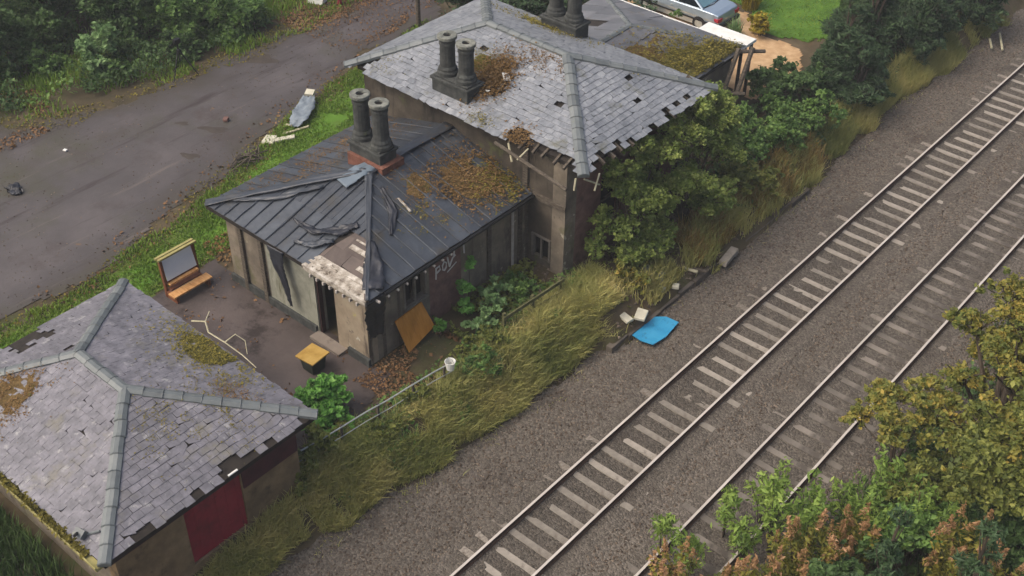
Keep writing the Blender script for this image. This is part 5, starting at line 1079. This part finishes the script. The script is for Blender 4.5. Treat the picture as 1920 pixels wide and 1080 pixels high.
ground_cover('fallen_leaves', 5000, -30, -24.3, 14, 19.2, lambda X,Y: vnoise(X,Y,.6,9) > .42, .06, .075, L_litter, 1.3)
ground_cover('verge_moss', 14000, -20.5, -13.6, 9, 31, lambda X,Y: (np.abs(sdist(X,Y,lane_poly)+.1) < .75*vnoise(X,Y,.7,17)), .03, .05, L_moss, 1.3)
ground_cover('verge_moss', 9000, -29, -23, 15, 31, lambda X,Y: (np.abs(sdist(X,Y,lane_poly)+.1) < 1.0*vnoise(X,Y,.5,17)), .03, .06, L_moss, 1.3)
ground_cover('fallen_leaves', 2600, -20.5, -13.6, 12, 30, lambda X,Y: (np.abs(sdist(X,Y,lane_poly)) < .9) & (vnoise(X,Y,.9,9) > .35), .03, .08, L_litter, 1.3)
ground_cover('fallen_leaves', 1500, -14.6, -13.3, 17, 24, lambda X,Y: vnoise(X,Y,1.2,9) > .3, .05, .08, L_mossbr, 1.3)
# loose ballast stones sitting proud
def stones(name, X, Y, size, mt_, zf):
    n = len(X); base = np.array([(1,0,-.3),(-.3,1,-.3),(-.7,-.8,-.3),(.6,-.7,-.2),(.25,.2,.75),(-.3,-.15,.6)]); F = np.array([(0,4,3),(0,1,4),(1,5,4),(1,2,5),(2,3,5),(3,4,5)])
    a = rng.random(n)*6.28; sc = size*(.5+rng.random(n)); P = base[None]*(1+.25*rng.normal(size=(n,6,3))); ca, sa = np.cos(a)[:,None], np.sin(a)[:,None]
    V = np.stack([(P[:,:,0]*ca-P[:,:,1]*sa)*sc[:,None]+X[:,None], (P[:,:,0]*sa+P[:,:,1]*ca)*sc[:,None]+Y[:,None], P[:,:,2]*sc[:,None]*.8+zf[:,None]], -1)
    o = np_mesh(name, V, (F[None]+(np.arange(n)*6)[:,None,None]).ravel(), np.full(n*6,3), np.repeat(rng.random(n),6), mt_, None, False, (0,0,0)); return tag(o, kind='stuff')
M_stone = mat('ballast_stone', [s(56,47,39), s(78,67,56), s(98,86,74), s(132,120,106)], 2, attr='t', amix=.85, rough=.95)
X, Y = scatter(50000, -4.4, 7.0, 6, 54, lambda X, Y: (X > edge_x(Y)-.15) & (np.abs(X) > .12) & (np.abs(X-1.505) > .12) & (np.abs(X-3.41) > .12) & (np.abs(X-4.915) > .12) & (np.abs(X-.7525) > 1.3) & (np.abs(X-4.1625) > 1.3))
stones('loose_ballast', X, Y, .032, M_stone, ballast_z(X, Y)+.006)
X, Y = scatter(5000, -28, -15.5, 9, 34, lambda X, Y: (sdist(X,Y,lane_poly) > 0) & (vnoise(X,Y,.6,21) > .45))
stones('grit', X, Y, .022, M_stone, hgt(X, Y)+.012)
X, Y = scatter(1600, -6.2, -2.0, 22.4, 34, lambda X, Y: (X < edge_x(Y)) & (vnoise(X,Y,1,3) > .45))
stones('rubble', X, Y, .05, M_stone, hgt(X, Y)+.02)

# thin autumn haze over the whole place
hz_ = MB(); hz_.box(-200, 200, -160, 320, -2.5, 26.0); hzm = bpy.data.materials.new('thin_haze'); hzm.use_nodes = True
hn = hzm.node_tree.nodes; hn.remove(hn['Principled BSDF']); pv = hn.new('ShaderNodeVolumePrincipled'); pv.inputs['Density'].default_value = 0.0009; pv.inputs['Color'].default_value = (0.86, 0.89, 0.92, 1)
hzm.node_tree.links.new(pv.outputs[0], hn['Material Output'].inputs['Volume'])
tag(hz_.build('haze', hzm, None, origin=(0,0,0)), kind='stuff')
